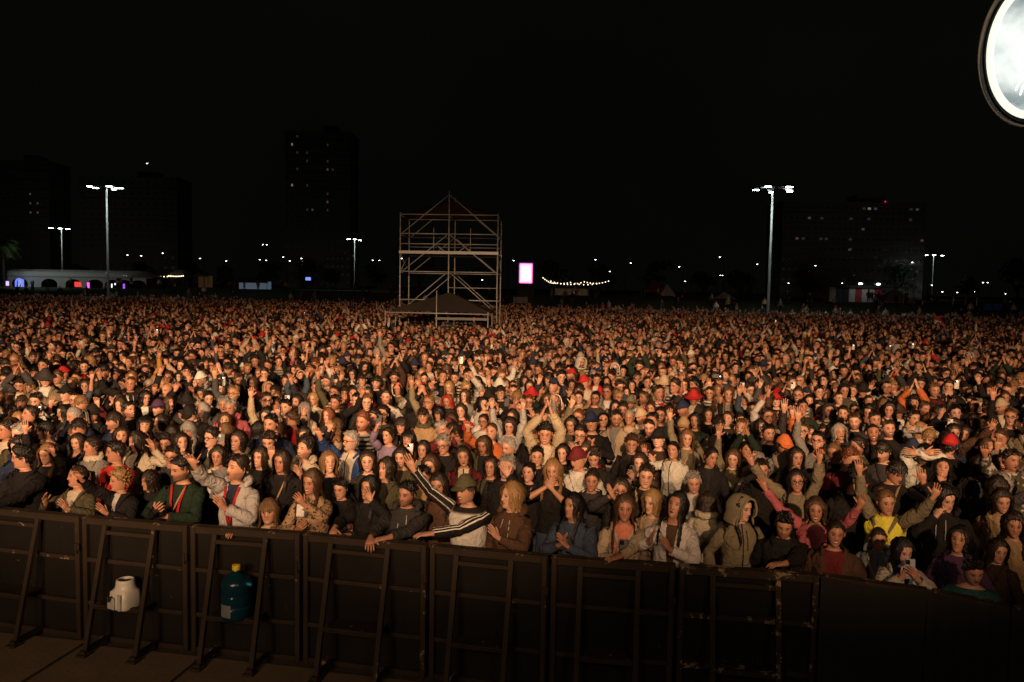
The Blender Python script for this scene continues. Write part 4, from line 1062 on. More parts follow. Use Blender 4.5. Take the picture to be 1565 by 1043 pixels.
# ------------------------------------------------------------------ white arched tent on the left
d = 128; A = at_y(4, 442, d); C_ = at_y(222, 444, d); tw = C_[0]-A[0]; xc = (A[0]+C_[0])/2; zb_ = 2.0; th_ = at_y(110, 412, d)[2]-zb_
e = empty('event_tent', (xc, d, zb_)); tag(e, 'long white tent with a curved roof and dark arched openings', 'tent')
zs = 2.0
b = MB(); prof = [(0, zs), (-.1, zs+.25), (.2, zs+.7), (1.0, th_-.35), (2.6, th_-.08), (5, th_), (7.2, th_-.1), (9, th_-.7), (10, zs)]
vs = []; n_ = 40
for i in range(n_+1):
    x = -tw/2+tw*i/n_; k = 1-.05*(i % 5 == 0)
    t = max(0, (i-n_*.86)/(n_*.14))
    for (yy, zz) in prof: vs.append((x, yy+(5-yy)*t*t*.5, zs+(zz-zs)*k*(1-.75*t*t)))
q = len(prof); b.add(vs, [(i*q+j, (i+1)*q+j, (i+1)*q+j+1, i*q+j+1) for i in range(n_) for j in range(q-1)]); b.build('roof', M_CANV, e, True)
openings = [30, 75, 112, 145, 172, 190, 211]; ow = 1.28
edges = [-tw/2]
for px in openings:
    xo = at_y(px, 440, d)[0]-xc; edges += [xo-ow, xo+ow]
edges.append(tw/2)
for i in range(0, len(edges), 2):
    if edges[i+1]-edges[i] < .05: continue
    b = MB(); b.box(((edges[i]+edges[i+1])/2, .12, zs/2), (edges[i+1]-edges[i], .06, zs)); b.build('wall_panel', M_CANV, e)
for px in openings:
    xo = at_y(px, 440, d)[0]-xc; b = MB(); vs = []
    for k in range(13):
        t = math.pi*k/12; vs += [(xo+ow*math.cos(t), .1, .9+.8*math.sin(t)), (xo+ow*math.cos(t), .1, zs+.05)]
    b.add(vs, [(2*k, 2*k+1, 2*k+3, 2*k+2) for k in range(12)]); b.build('arch_valance', M_CANV, e)
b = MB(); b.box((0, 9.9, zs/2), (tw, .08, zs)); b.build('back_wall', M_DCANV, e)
cool('tent_lamp', (xc-6, d-9, 10.5), 900, 120, (xc, d, 3))
def glow(name, px0, px1, py0, py1, d_, col, st, lab, cat, frame=True):
    a = at_y(px0, py0, d_); c = at_y(px1, py1, d_); w_ = abs(c[0]-a[0]); h_ = abs(a[2]-c[2]); e = empty(name, ((a[0]+c[0])/2, d_, min(a[2], c[2])))
    tag(e, lab, cat, 'lit panels and signs')
    b = MB(); b.box((0, .08, h_/2), (w_+.15, .14, h_+.15)); b.box((-w_*.35, .08, -e.location.z/2), (.08, .08, e.location.z)); b.box((w_*.35, .08, -e.location.z/2), (.08, .08, e.location.z)); b.build('frame', M_DARKM, e)
    b = MB(); b.box((0, 0, h_/2), (w_, .03, h_)); b.build('lit_panel', emis(name+'_glow', col, st), e)
    return e
# inflatable arch lit blue, and lit openings
P = at_y(30, 443, 126); e = empty('inflatable_arch', (P[0], P[1], 2.2)); tag(e, 'glowing blue inflatable arch at the first opening of the tent', 'arch'); e.scale = (.5, .5, .5)
b = MB(); b.tube([(-1.1, 0, 0), (-1.1, 0, 2.0), (-.8, 0, 2.55), (0, 0, 2.8), (.8, 0, 2.55), (1.1, 0, 2.0), (1.1, 0, 0)], .27, 10); b.build('tube_body', emis('arch_light', (.16, .22, 1.0), 1.1), e, True)
b = MB(); b.box((0, .8, 1.4), (1.9, .05, 2.4)); b.build('back_panel', emis('arch_panel', (.35, .45, 1.0), .7), e)
glow('lit_banner', 9, 14, 430, 437, 127, (.75, .5, 1), 1.2, 'small violet lit banner left of the blue arch', 'banner')
glow('lit_counter', 114, 127, 431, 439, 130, (1, .06, .06), .9, 'red lit counter inside the third arch of the tent', 'counter')
glow('lit_column', 133, 137, 432, 446, 126, (1, .08, .75), 1.6, 'bright magenta lit column between the tent arches', 'column')
glow('light_box', 170, 172, 434, 440, 126, (1, 1, 1), 1.4, 'narrow white lit panel right of the magenta column', 'panel')
glow('light_box', 175, 177, 433, 436, 126, (1, 1, 1), 1.2, 'smallest white lit panel near the right end of the tent', 'panel')
glow('lit_column', 188, 191, 434, 444, 126, (.45, .12, 1), .9, 'violet lit column at the right end of the tent', 'column')

# ------------------------------------------------------------------ market stalls, kiosk, screen, festoon, marquee ...
def stall(px0, px1, pyt, pyb, d_, lab, roofm, lit=None, cat='market stall', cols=None, shelf=True):
    a = at_y(px0, pyt, d_); c = at_y(px1, pyb, d_); w_ = c[0]-a[0]; H_ = a[2]; e = empty('market_stall', ((a[0]+c[0])/2, d_, 0)); tag(e, lab, cat, 'stalls round the square')
    b = MB(); rz_ = max(H_, 2.6); ev = rz_-.8
    b.add([(-w_/2-.3, -.3, ev), (w_/2+.3, -.3, ev), (w_/2+.3, 3.3, ev), (-w_/2-.3, 3.3, ev), (-w_/4, 1.5, rz_), (w_/4, 1.5, rz_), (-w_/2-.3, -.3, ev-.3), (w_/2+.3, -.3, ev-.3)], [(0, 1, 5, 4), (1, 2, 5), (2, 3, 4, 5), (3, 0, 4), (0, 6, 7, 1)]); b.build('roof', roofm, e)
    b = MB()
    for x in (-w_/2, w_/2):
        for y_ in (0, 3): b.bar((x, y_, 0), (x, y_, ev), .09)
    b.build('post', M_POLE, e)
    b = MB(); b.box((0, .2, .55), (w_*.96, .6, 1.1)); b.build('counter', M_GREYC, e)
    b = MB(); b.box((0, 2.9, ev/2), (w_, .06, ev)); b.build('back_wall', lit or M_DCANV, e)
    return e
stall(262, 280, 412, 425, 190, 'pale roofed market stall with a row of bulbs under its eave', M_CANV)
stall(296, 318, 416, 424, 195, 'market stall glowing orange right of the bulb-lit stall', M_GREYC, emis('warm_stall', (1, .45, .15), .02))
stall(332, 344, 414, 424, 200, 'small dim market stall with a pale roof, right of the orange one', M_GREYC)
stall(358, 408, 424, 440, 165, 'wide stall lit bluish white with dark figures before it', M_DCANV, emis('blue_stall', (.55, .75, 1), .09))
stall(452, 482, 420, 432, 190, 'dark stall with a small blue sign left of the slim mast', M_DCANV)
stall(565, 615, 437, 450, 130, 'low olive canopy left behind the scaffold tower', mat('olive_canvas', (.09, .10, .06), .85, 0, .2, 2))
glow('lit_sign', 467, 475, 424, 429, 188, (.25, .35, 1), 1.0, 'small blue lit sign on the dark stall left of the slim mast', 'sign')
b_row = [(236+i*8, 421+(i % 2)) for i in range(6)]
def festoon(pts, d_, lab, sag=.35, bulbs=6):
    P = [at_y(px, py, d_) for px, py in pts]; e = empty('festoon_lights', P[0]); tag(e, lab, 'string lights', 'strings of bulbs')
    b = MB(); O = P[0]; path = []
    for i in range(len(P)-1):
        for t in np.linspace(0, 1, 7)[:-1]: q = P[i]*(1-t)+P[i+1]*t-O; path.append(q-np.array([0, 0, sag*4*t*(1-t)]))
    path.append(P[-1]-O); b.tube(path, .03, 4); b.build('cable', M_DARKM, e)
    b = MB()
    for q in (P[0]-O, P[-1]-O): b.tube([(q[0], q[1]+.1, -O[2]), (q[0], q[1]+.1, q[2]+.1)], .05, 6)
    b.build('post', M_DARKM, e)
    L = len(path)-1; m_ = MB(); r = .085*d_/130; m_.lathe([(r*.2, r*1.2), (r, .3*r), (r, -.4*r), (r*.4, -1.1*r)], 7); me_ = m_.mesh('bulb', M_BULB, True)
    nb = bulbs*(len(P)-1)
    for i in range(nb+1):
        t = i/nb*L; k = min(int(t), L-1); q = path[k]*(1-t+k)+path[k+1]*(t-k); o = bpy.data.objects.new('bulb', me_); link(o, e); o.location = [float(v) for v in q-np.array([0, 0, r*1.3])]
festoon([(830, 424), (852, 432), (893, 430), (930, 429)], 140, 'festoon of warm bulbs hanging right of the pink screen', .35, 8)
festoon([(842, 429), (872, 431), (912, 433)], 146, 'second lower festoon of warm bulbs behind the first, near the pink screen', .3, 6)
festoon([(258, 421), (280, 421)], 186, 'short string of bulbs under the pale stall roof', .1, 9)
festoon([(235, 421), (256, 422)], 184, 'short string of spaced bulbs left of the pale stall roof', .1, 4)
stall(850, 900, 432, 446, 150, 'stall warmly lit under the festoon lights', M_DCANV, emis('warm_stall2', (1, .6, .25), .015))
# pink LED screen
dS = 88; a = at_y(794.5, 403, dS); c = at_y(813, 433, dS); w_ = c[0]-a[0]; h_ = a[2]-c[2]
e = empty('led_screen', ((a[0]+c[0])/2, dS, 0)); tag(e, 'tall narrow LED screen glowing white with a pink edge, right of the scaffold', 'screen'); z0 = c[2]
b = MB(); b.box((0, .16, z0+h_/2), (w_+.26, .24, h_+.26), None, .03); b.build('cabinet', M_DARKM, e)
b = MB(); b.box((0, .1, z0/2), (w_*1.35, .5, z0-.15)); b.build('plinth', mat('black_plinth', (.008, .008, .008), .9, 0), e)
mt, n, l, p = new_mat('screen_picture'); tcn = n.new('ShaderNodeTexCoord'); sx = n.new('ShaderNodeSeparateXYZ'); l.new(tcn.outputs['Generated'], sx.inputs[0])
def edge(sk):
    m1 = n.new('ShaderNodeMath'); m1.operation = 'SUBTRACT'; l.new(sk, m1.inputs[0]); m1.inputs[1].default_value = .5
    m2 = n.new('ShaderNodeMath'); m2.operation = 'ABSOLUTE'; l.new(m1.outputs[0], m2.inputs[0]); return m2.outputs[0]
mx = n.new('ShaderNodeMath'); mx.operation = 'MAXIMUM'; l.new(edge(sx.outputs[0]), mx.inputs[0]); l.new(edge(sx.outputs[2]), mx.inputs[1])
rp = n.new('ShaderNodeValToRGB'); l.new(mx.outputs[0], rp.inputs[0]); rp.color_ramp.elements[0].position = .22; rp.color_ramp.elements[0].color = (1, .40, .82, 1); rp.color_ramp.elements[1].position = .46; rp.color_ramp.elements[1].color = (1, .015, .36, 1)
l.new(rp.outputs[0], p.inputs['Emission Color']); p.inputs['Emission Strength'].default_value = 1.65; p.inputs['Base Color'].default_value = (.1, .1, .1, 1)
b = MB(); b.box((0, .02, z0+h_/2), (w_, .06, h_)); b.build('picture', mt, e)
l_ = bpy.data.lights.new('screen_light', 'AREA'); l_.energy = 260; l_.color = (1, .2, .65); l_.shape = 'RECTANGLE'; l_.size = w_; l_.size_y = h_; lo_ = bpy.data.objects.new('screen_light', l_); COL.objects.link(lo_); lo_.location = ((a[0]+c[0])/2, dS-.15, z0+h_/2); lo_.rotation_euler = (rad(90), 0, 0)

# red parasol, grey marquee, kiosk, goal frames, banners on the right
def marquee(px0, px1, pyt, pyb, d_, lab, mt_, name='marquee'):
    a = at_y(px0, pyb, d_); c = at_y(px1, pyb, d_); w_ = c[0]-a[0]; zt = at_y((px0+px1)/2, pyt, d_)[2]; e = empty(name, ((a[0]+c[0])/2, d_, 0)); tag(e, lab, 'tent', 'tents round the square')
    ev = max(zt*.62, 1.6); b = MB(); b.add([(-w_/2, 0, ev), (w_/2, 0, ev), (w_/2, w_*.8, ev), (-w_/2, w_*.8, ev), (0, w_*.4, zt)], [(0, 1, 4), (1, 2, 4), (2, 3, 4), (3, 0, 4)]); b.build('roof', mt_, e)
    for x in (-w_/2, w_/2):
        for y_ in (0, w_*.8): b = MB(); b.bar((x, y_, 0), (x, y_, ev), .1); b.build('post', M_POLE, e)
    b = MB(); b.box((0, -.02, ev-.15), (w_, .03, .32)); b.build('valance', mt_, e)
marquee(1352, 1398, 441, 456, 105, 'grey pointed marquee right of the lit kiosk', M_GREYC)
marquee(985, 1020, 427, 442, 150, 'dark red pointed canopy left of the tall right mast', mat('red_canvas', (.22, .02, .03), .8, 0, .2, 2))
marquee(1010, 1032, 434, 446, 140, 'small pale pointed tent beside the dark red canopy', M_CANV)
marquee(1092, 1128, 446, 452, 130, 'low white tent under the lamps left of the right mast', M_CANV)
dK = 118; a = at_y(1258, 436, dK); c = at_y(1346, 459, dK); w_ = c[0]-a[0]; e = empty('kiosk', ((a[0]+c[0])/2, dK, 0)); tag(e, 'lit kiosk with red and white panels and two floodlights on its roof', 'kiosk')
zt = at_y(1320, 440, dK)[2]; M_KR = mat('red_panel', (.30, .03, .04), .5, 0, .1, 2); M_KW = mat('white_panel', (.42, .42, .41), .5, 0, .3, 4); M_KB = mat('blue_panel', (.03, .04, .07), .5, 0, .1, 2)
b = MB(); b.box((0, 1.6, zt+.12), (w_+.5, 4.0, .22)); b.build('roof', M_DARKM, e)
npan = 9
for i in range(npan):
    b = MB(); b.box((-w_/2+(i+.5)*w_/npan, .02*(i % 2), zt/2), (w_/npan-.05, .1, zt)); b.build('panel', [M_KB, M_KW, M_KB, M_DARKM, M_KW, M_KR, M_KW, M_KW, M_KR][i], e)
for px in (1312, 1339):
    q = at_y(px, 437, dK)[0]-(a[0]+c[0])/2; b = MB(); b.box((q, -.5, zt+.55), (.7, .2, .32), None, .05); f = b.build('floodlight', M_DARKM, e); b = MB(); b.box((q, -.62, zt+.55), (.5, .05, .2)); b.build('lamp_glass', M_LAMPS, f)
    spot('kiosk_lamp', ((a[0]+c[0])/2+q, dK-2.4, zt+1.6), ((a[0]+c[0])/2+q*.8, dK, 1.6), 45, 120, .8, (.95, 1, 1), .2)
def goal(px0, px1, pyt, d_, lab):
    a = at_y(px0, pyt, d_); c = at_y(px1, pyt, d_); w_ = c[0]-a[0]; H_ = a[2]; e = empty('goal_frame', ((a[0]+c[0])/2, d_, 0)); tag(e, lab, 'goal', 'pipe frames on the lawn')
    b = MB(); b.tube([(-w_/2, 0, H_), (w_/2, 0, H_)], .06, 8); b.build('crossbar', M_STEEL, e)
    for x in (-w_/2, w_/2): b = MB(); b.tube([(x, 0, 0), (x, 0, H_)], .06, 8); b.build('upright', M_STEEL, e)
goal(1457, 1493, 454, 98, 'pale pipe frame standing on the lawn left of the blue banner')
goal(1410, 1456, 461, 96, 'long low pale pipe frame left of the tall one')
def banner(px0, px1, py0, py1, d_, col, lab):
    a = at_y(px0, py0, d_); c = at_y(px1, py1, d_); w_ = c[0]-a[0]; e = empty('banner', ((a[0]+c[0])/2, d_, 0)); tag(e, lab, 'banner', 'banners at the edge of the lawn')
    b = MB(); vs = []; k = 9
    for i in range(k):
        x = -w_/2+w_*i/(k-1); y_ = .06*math.sin(i*1.7); vs += [(x, y_, c[2]), (x, y_, a[2])]
    b.add(vs, [(2*i, 2*i+1, 2*i+3, 2*i+2) for i in range(k-1)]); b.build('cloth', mat('banner_cloth', col, .7, 0, .15, 1), e)
    for x in (-w_/2, w_/2): b = MB(); b.bar((x, .1, 0), (x, .1, a[2]+.1), .06); b.build('post', M_DARKM, e)
banner(1503, 1532, 464, 475, 88, (.03, .10, .55), 'blue banner stretched at the right end of the lawn')
banner(1467, 1475, 464, 474, 90, (.22, .08, .35), 'small purple banner left of the blue one')
banner(785, 806, 454, 464, 84, (.14, .13, .12), 'low dark grey banner under the pink screen')
# small flag waved in the right of the crowd
P = at_y(1428, 500, 50); e = empty('flag', (P[0], P[1], 0)); e.scale = (.6, .6, .85); tag(e, 'red and white flag held above the far right of the crowd', 'flag')
b = MB(); b.tube([(0, 0, 1.3), (0, 0, P[2]+1.1)], .015, 6); b.build('staff', M_STEEL, e)
for k, cl in ((0, (.5, .02, .03)), (1, (.7, .7, .7))):
    b = MB(); zt = P[2]+1.1-k*.3; vs = []
    for i in range(7): vs += [(.12*i, .05*math.sin(i*1.3), zt-.02*i), (.12*i, .05*math.sin(i*1.3), zt-.3-.02*i)]
    b.add(vs, [(2*i, 2*i+1, 2*i+3, 2*i+2) for i in range(6)]); b.build('stripe', mat('flag_cloth', cl, .7), e)

# ------------------------------------------------------------------ scaffold tower (mixing position)
e = empty('scaffold_tower', (at_y(685, 450, 42)[0], 42, 0), rad(-3)); tag(e, 'open scaffold tower with a peaked dark roof in the middle of the crowd', 'scaffold tower')
M_SC = mat('scaffold_steel', (.50, .52, .54), .5, .2, .15, 5, .1, 40)
def px_z(py, px=685): return at_y(px, py, 42)[2]
HW = 2.57; DP = 2.57; ZR = px_z(328, 612); ZA = px_z(292)
def tub(name, a, b_, r=.036):
    r *= .8
    m_ = MB(); a = np.array(a, float); b_ = np.array(b_, float); m_.tube([a, b_], r, 8); m_.build(name, M_SC, e, True)
for y_, dz in ((0, 0), (DP, -.05)):
    for x in (-HW, 0, HW):
        top = (ZA if x == 0 else ZR+.12)+dz
        m_ = MB(); m_.tube([(x, y_, 0), (x, y_, top)], .03, 8)
        for z in np.arange(.5, top-.2, .5): m_.lathe([(.04, z-.012), (.062, z-.012), (.062, z+.012), (.04, z+.012)], 8, (x, y_, 0))
        m_.build('standard', M_SC, e, True)
    for py, r in ((328.5, .036), (358, .036), (373.5, .03), (416, .036), (459, .036)):
        if py == 328.5 and y_ > 0: pass
        z = px_z(py)+dz; tub('ledger', (-HW, y_, z), (0, y_, z), r); tub('ledger', (0, y_, z), (HW, y_, z), r)
    zd = px_z(386.5)+dz
    m_ = MB(); m_.box((0, y_-.05, zd), (2*HW+.1, .06, .15)); m_.build('deck_edge', M_SC, e)
    dz1, dz2, dz3 = px_z(298), px_z(357.5), px_z(416)
    for s in (-1, 1):
        tub('brace', (0, y_-.05, dz1+dz), (s*(HW-.1), y_-.05, dz2+dz), .03); tub('brace', (s*.1, y_-.05, px_z(360)+dz), (s*(HW-.12), y_-.05, dz3+dz), .03)
        tub('brace', (s*.12, y_-.05, px_z(418)+dz), (s*(HW-.35), y_-.05, px_z(470)+dz), .03)
for x in (-HW, 0, HW):
    for py in (328.5, 358, 386.5, 416, 459): z = px_z(py); tub('transom', (x, 0, z-.04), (x, DP, z-.09), .03)
for s in (-1, 1):
    tub('short_post', (s*1.0, 1.3, px_z(386)), (s*1.0, 1.3, px_z(346)), .03); tub('brace', (s*.95, 1.2, px_z(371)), (s*.35, 1.2, px_z(384)), .04)
    for y_ in (0, DP): tub('side_brace', (s*HW, y_, px_z(416)), (s*HW, DP-y_, px_z(388)), .026)
    tub('ledger', (s*HW, .0, px_z(440)), (s*.0, .0, px_z(440)), .026) if s > 0 else None
for i in range(8):
    x0_ = -HW+i*(2*HW/8); m_ = MB(); m_.box((x0_+HW/8, DP/2, px_z(386.5)-.02), (2*HW/8-.02, DP-.1, .05)); m_.build('deck_plank', mat('deck_board', (.16, .11, .07), .8) if i == 0 else bpy.data.materials['deck_board'], e)
ap = ZA-.42
m_ = MB()
m_.add([(-HW-.15, -.1, ZR-.02), (HW+.15, -.1, ZR-.02), (HW+.15, DP+.1, ZR-.07), (-HW-.15, DP+.1, ZR-.07), (-.05, .9, ap), (.05, .9, ap)], [(3, 0, 4), (1, 2, 5), (2, 3, 4, 5)])
m_.build('roof_sheet', mat('brown_canvas', (.07, .035, .022), .8, 0, .3, 2, .3, 6), e)
# tarp covered pyramid and low railing in front of the tower
fd = 38.5; fx = at_y(672, 470, fd)[0]
e = empty('mixing_booth', (fx, fd, 0), rad(-3)); tag(e, 'low mixing booth under a dark peaked cover at the foot of the scaffold', 'booth')
zc = lambda py: at_y(672, py, fd)[2]; xs_ = [at_y(px, 480, fd)[0]-fx for px in (588, 667, 746)]
for i, x in enumerate(xs_): tub('post', (x, 0, 0), (x, 0, zc(479)+(1.1 if i == 1 else .1)), .035)
tub('front_rail', (xs_[0], 0, zc(479)), (xs_[2], 0, zc(479.5)), .035); tub('side_rail', (xs_[2], 0, zc(479)), (xs_[2], 2.5, zc(479)), .03); tub('side_rail', (xs_[0], 0, zc(479)), (xs_[0], 2.5, zc(479)), .03)
for x in (xs_[0], xs_[2]): tub('post', (x, 2.5, 0), (x, 2.5, zc(479)), .03)
m_ = MB(); ax_ = at_y(683, 446, fd)[0]-fx
m_.add([(xs_[0]+.1, .1, zc(476)), (xs_[2]+.05, .1, zc(477)), (xs_[2]+.05, 2.5, zc(476)), (xs_[0]+.1, 2.5, zc(476)), (ax_, 1.2, zc(447))], [(0, 1, 4), (1, 2, 4), (2, 3, 4), (3, 0, 4)]); m_.build('cover', M_DCANV, e)
m_ = MB(); m_.box(((xs_[1]+xs_[2])/2, -.06, zc(487)), (2.6, .06, .12)); m_.build('rail_board', M_POLE, e)
m_ = MB(); m_.box((0, 1.2, .55), (4.4, 1.6, 1.1), None, .04); m_.build('platform', M_DCANV, e)
for k, (x, hgt) in enumerate(((-1.0, .5), (.3, .42), (1.2, .48))):
    m_ = MB(); m_.box((x, .7, 1.1+hgt/2), (.9, .6, hgt), None, .04); m_.build('equipment_case', M_DARKM, e)
P = np.array(e.location)+np.array([-.2, 1.0, 1.1])

# ------------------------------------------------------------------ crowd barrier sections
BARPX = [(-75, 772), (125, 792), (290, 806), (462, 818), (655, 836), (840, 853), (1035, 867), (1255, 882), (1420, 905), (1545, 931), (1700, 955)]
BAR = np.array([at_z(u, v, 1.2)[:2] for u, v in BARPX])
def barmat(name, col, rough, flake):
    mt, n, l, p = new_mat(name); tcn = n.new('ShaderNodeTexCoord')
    a = n.new('ShaderNodeTexNoise'); a.inputs['Scale'].default_value = 7; a.inputs['Detail'].default_value = 8; a.inputs['Roughness'].default_value = .7; l.new(tcn.outputs['Object'], a.inputs['Vector'])
    r = n.new('ShaderNodeMapRange'); r.inputs['From Min'].default_value = flake; r.inputs['From Max'].default_value = flake+.04; l.new(a.outputs['Fac'], r.inputs['Value'])
    b_ = n.new('ShaderNodeTexNoise'); b_.inputs['Scale'].default_value = 3; b_.inputs['Detail'].default_value = 6; l.new(tcn.outputs['Object'], b_.inputs['Vector'])
    m1 = n.new('ShaderNodeMix'); m1.data_type = 'RGBA'; m1.inputs[6].default_value = (*[c*.6 for c in col], 1); m1.inputs[7].default_value = (*[c*1.5 for c in col], 1); l.new(b_.outputs['Fac'], m1.inputs[0])
    m2 = n.new('ShaderNodeMix'); m2.data_type = 'RGBA'; l.new(m1.outputs[2], m2.inputs[6]); m2.inputs[7].default_value = (.30, .22, .14, 1); l.new(r.outputs[0], m2.inputs[0])
    l.new(m2.outputs[2], p.inputs['Base Color']); p.inputs['Roughness'].default_value = rough; p.inputs['Specular IOR Level'].default_value = .12
    bp = n.new('ShaderNodeBump'); bp.inputs['Strength'].default_value = .3; bp.inputs['Distance'].default_value = .01; l.new(a.outputs['Fac'], bp.inputs['Height']); l.new(bp.outputs[0], p.inputs['Normal'])
    return mt
M_BPAN = barmat('barrier_panel_paint', (.013, .0115, .010), .75, .655)
M_BFR = barmat('barrier_frame_paint', (.034, .025, .018), .65, .625)
M_BWORN = barmat('barrier_worn_paint', (.03, .023, .017), .65, .565)
M_BDR = mat('black_drape', (.008, .0078, .0078), .9, 0, .3, 3, .5, 9)
WHEREB = ['at the far left, cut by the frame', 'holding the white water dispenser on its step', 'holding the blue water bottle on its step', 'below the leopard-print top and charcoal hoodie', 'below the striped track top', 'below the brown hoodie and denim jacket', 'below the beige cardigan, with paint worn off its right post', 'below the dark jacket and maroon turtleneck, draped in black cloth', 'below the blue phone, its black drape sagging', 'at the far right, cut by the frame']
for i in range(len(BAR)-1):
    a, c = BAR[i], BAR[i+1]; L = np.linalg.norm(c-a); ang = math.atan2(c[1]-a[1], c[0]-a[0])
    e = empty('crowd_barrier', (a[0], a[1], 0), ang); tag(e, 'dark steel crowd barrier section '+WHEREB[i], 'crowd barrier', 'sections of the crowd barrier')
    drape = i >= 7; g = .012; M_ = M_BWORN if i == 6 else M_BFR
    b = MB(); b.box((L/2, .035, .60), (L-2*g, .018, 1.16)); b.build('panel', M_BDR if drape else M_BPAN, e)
    for x in (g+.03, L-g-.03): b = MB(); b.box((x, 0, .6), (.048, .05, 1.2), None, .006); b.build('post', M_, e)
    for z, hh in ((1.175, .05), (.80, .04), (.37, .04), (.03, .05)): b = MB(); b.box((L/2, -.002, z), (L-2*g-.11, .042, hh), None, .005); b.build('rail', M_, e)
    b = MB(); b.box((L/2, .02, 1.209), (L-2*g, .10, .016), None, .004); b.build('top_cap', M_, e)
    if drape:
        b = MB(); nx, nz = 15, 7; vs = []
        for r in range(nz):
            for k in range(nx):
                x = L*k/(nx-1); z = 1.225-r*.19; vs.append((x, -.045-.018*math.sin(k*2.1+i)*min(1, r*.5)-.02*r*.4, z-(.03*math.sin(math.pi*k/(nx-1)) if r == 0 else 0)))
        b.add(vs, [(r*nx+k, r*nx+k+1, r*nx+nx+k+1, r*nx+nx+k) for r in range(nz-1) for k in range(nx-1)]); b.build('drape', M_BDR, e, True)
    xl, xr = L*.25, L*.70
    for x in (() if drape else (xl, xr)):
        b = MB(); b.bar((x, -.035, 1.16), (x, -.33, .05), .042, .038); b.build('brace_leg', M_, e)
        b = MB(); b.box((x, -.35, .02), (.10, .12, .04), None, .006); b.box((x, -.35, .055), (.06, .06, .03)); b.build('foot_plate', M_, e)
        b = MB(); b.bar((x, -.03, .06), (x, -.32, .06), .04, .03); b.build('tread_bar', M_, e)
    for z in (() if drape else (1.10, .45)):
        y_ = -.035-(1.16-z)/1.11*.295; b = MB(); b.bar((xl+.024, y_, z), (xr-.024, y_, z), .035, .035); b.build('cross_bar', M_, e)
    y_ = -.035-(1.16-.45)/1.11*.295
    if drape: continue
    b = MB(); b.box(((xl+xr)/2, y_+.10, .44), (xr-xl-.05, .26, .014)); b.build('step_plate', M_, e)
    b = MB(); b.box((L-.03, -.035, .92), (.05, .02, .07), None, .006); b.tube([(L-.03, -.05, .96), (L-.03, -.05, .86)], .008, 6); b.build('latch', M_, e)
# pit floor boards laid behind the barrier feet
M_BOARD = mat('pit_plywood', (.15, .105, .065), .8, 0, .35, 3, .3, 20)
for i in range(12):
    x0_ = -6.6+i*1.22; yb = float(np.interp(x0_+.6, BAR[:, 0], BAR[:, 1]))
    b = MB(); b.box((0, 0, .009), (1.20, 1.35, .018)); o = b.build('floor_board', M_BOARD, None, False, (x0_+.6, yb-.82-.0, .002)); o.rotation_euler = (0, 0, -.17)
    tag(o, None, None, 'boards laid along the pit floor', 'structure')

# ------------------------------------------------------------------ water dispenser and bottle on the barrier steps
def on_step(px, i):
    a, c = BAR[i], BAR[i+1]; dv = unit(np.append(c-a, 0)); nrm = np.array([dv[1], -dv[0], 0]); best = None
    for t in np.linspace(.1, .9, 81):
        P = np.append(a, 0)+dv*np.linalg.norm(c-a)*t+nrm*.17; u, v = proj((P[0], P[1], .45))
        if best is None or abs(u-px) < best[0]: best = (abs(u-px), P)
    return best[1], math.atan2(dv[1], dv[0])
P, an = on_step(191, 1)
e = empty('water_dispenser', (P[0], P[1], .4475), an-.25); e.scale = (.8, .8, .8); tag(e, 'white plastic tabletop water dispenser with a black tap, standing on a barrier step', 'water dispenser')
M_WPL = mat('white_plastic', (.72, .70, .64), .35, 0, .05, 5, .05, 30); M_TAP = mat('black_tap', (.02, .02, .02), .35)
b = MB()
secs = [(0, .145, .13, 0), (.015, .15, .135, 0), (.12, .145, .13, 0), (.19, .138, .125, 0), (.225, .12, .115, .008), (.27, .108, .105, .01), (.30, .106, .104, .01), (.325, .10, .098, .01)]
n_ = 24; vs = []
for z, ax_, ay, oy in secs:
    for k in range(n_):
        t = 2*math.pi*k/n_; ex = .45 if z < .2 else 1.0; vs.append((ax_*np.sign(math.cos(t))*abs(math.cos(t))**ex, oy+ay*np.sign(math.sin(t))*abs(math.sin(t))**ex, z))
fs = [(r*n_+k, r*n_+(k+1) % n_, r*n_+n_+(k+1) % n_, r*n_+n_+k) for r in range(len(secs)-1) for k in range(n_)]+[tuple(range(n_-1, -1, -1))]
b.add(vs, fs); b.lathe([(.10, .325), (.082, .328), (.075, .29), (.02, .27)], 24, (0, .01, 0)); b.build('shell', M_WPL, e, True)
b = MB(); b.box((-.055, -.146, .075), (.115, .012, .14), None, .01); b.box((.08, -.143, .10), (.05, .02, .19), None, .008); b.build('front_recess', mat('grey_plastic', (.5, .49, .45), .4), e)
b = MB(); b.tube([(-.055, -.135, .135), (-.055, -.175, .135)], .022, 12); b.tube([(-.055, -.17, .135), (-.055, -.178, .10)], .012, 10); b.box((-.055, -.172, .162), (.03, .02, .022), None, .005); b.build('tap', M_TAP, e)
P, an = on_step(362, 2)
e = empty('water_bottle', (P[0], P[1], .4475), an); tag(e, 'large translucent blue water bottle with a yellow cap, standing on a barrier step', 'water bottle')
mt, n, l, p = new_mat('blue_bottle_plastic'); p.inputs['Base Color'].default_value = (.02, .12, .19, 1); p.inputs['Roughness'].default_value = .08; p.inputs['Transmission Weight'].default_value = .75; p.inputs['IOR'].default_value = 1.35
b = MB(); b.lathe([(.05, 0), (.125, .004), (.136, .03), (.137, .11), (.128, .12), (.137, .13), (.137, .23), (.128, .24), (.137, .25), (.136, .33), (.115, .375), (.07, .405), (.032, .425), (.030, .455)], 28, cap=False); b.build('bottle_body', mt, e, True)
mt2, n, l, p = new_mat('water'); p.inputs['Base Color'].default_value = (.015, .15, .22, 1); p.inputs['Roughness'].default_value = .15; p.inputs['Transmission Weight'].default_value = .35; p.inputs['IOR'].default_value = 1.33
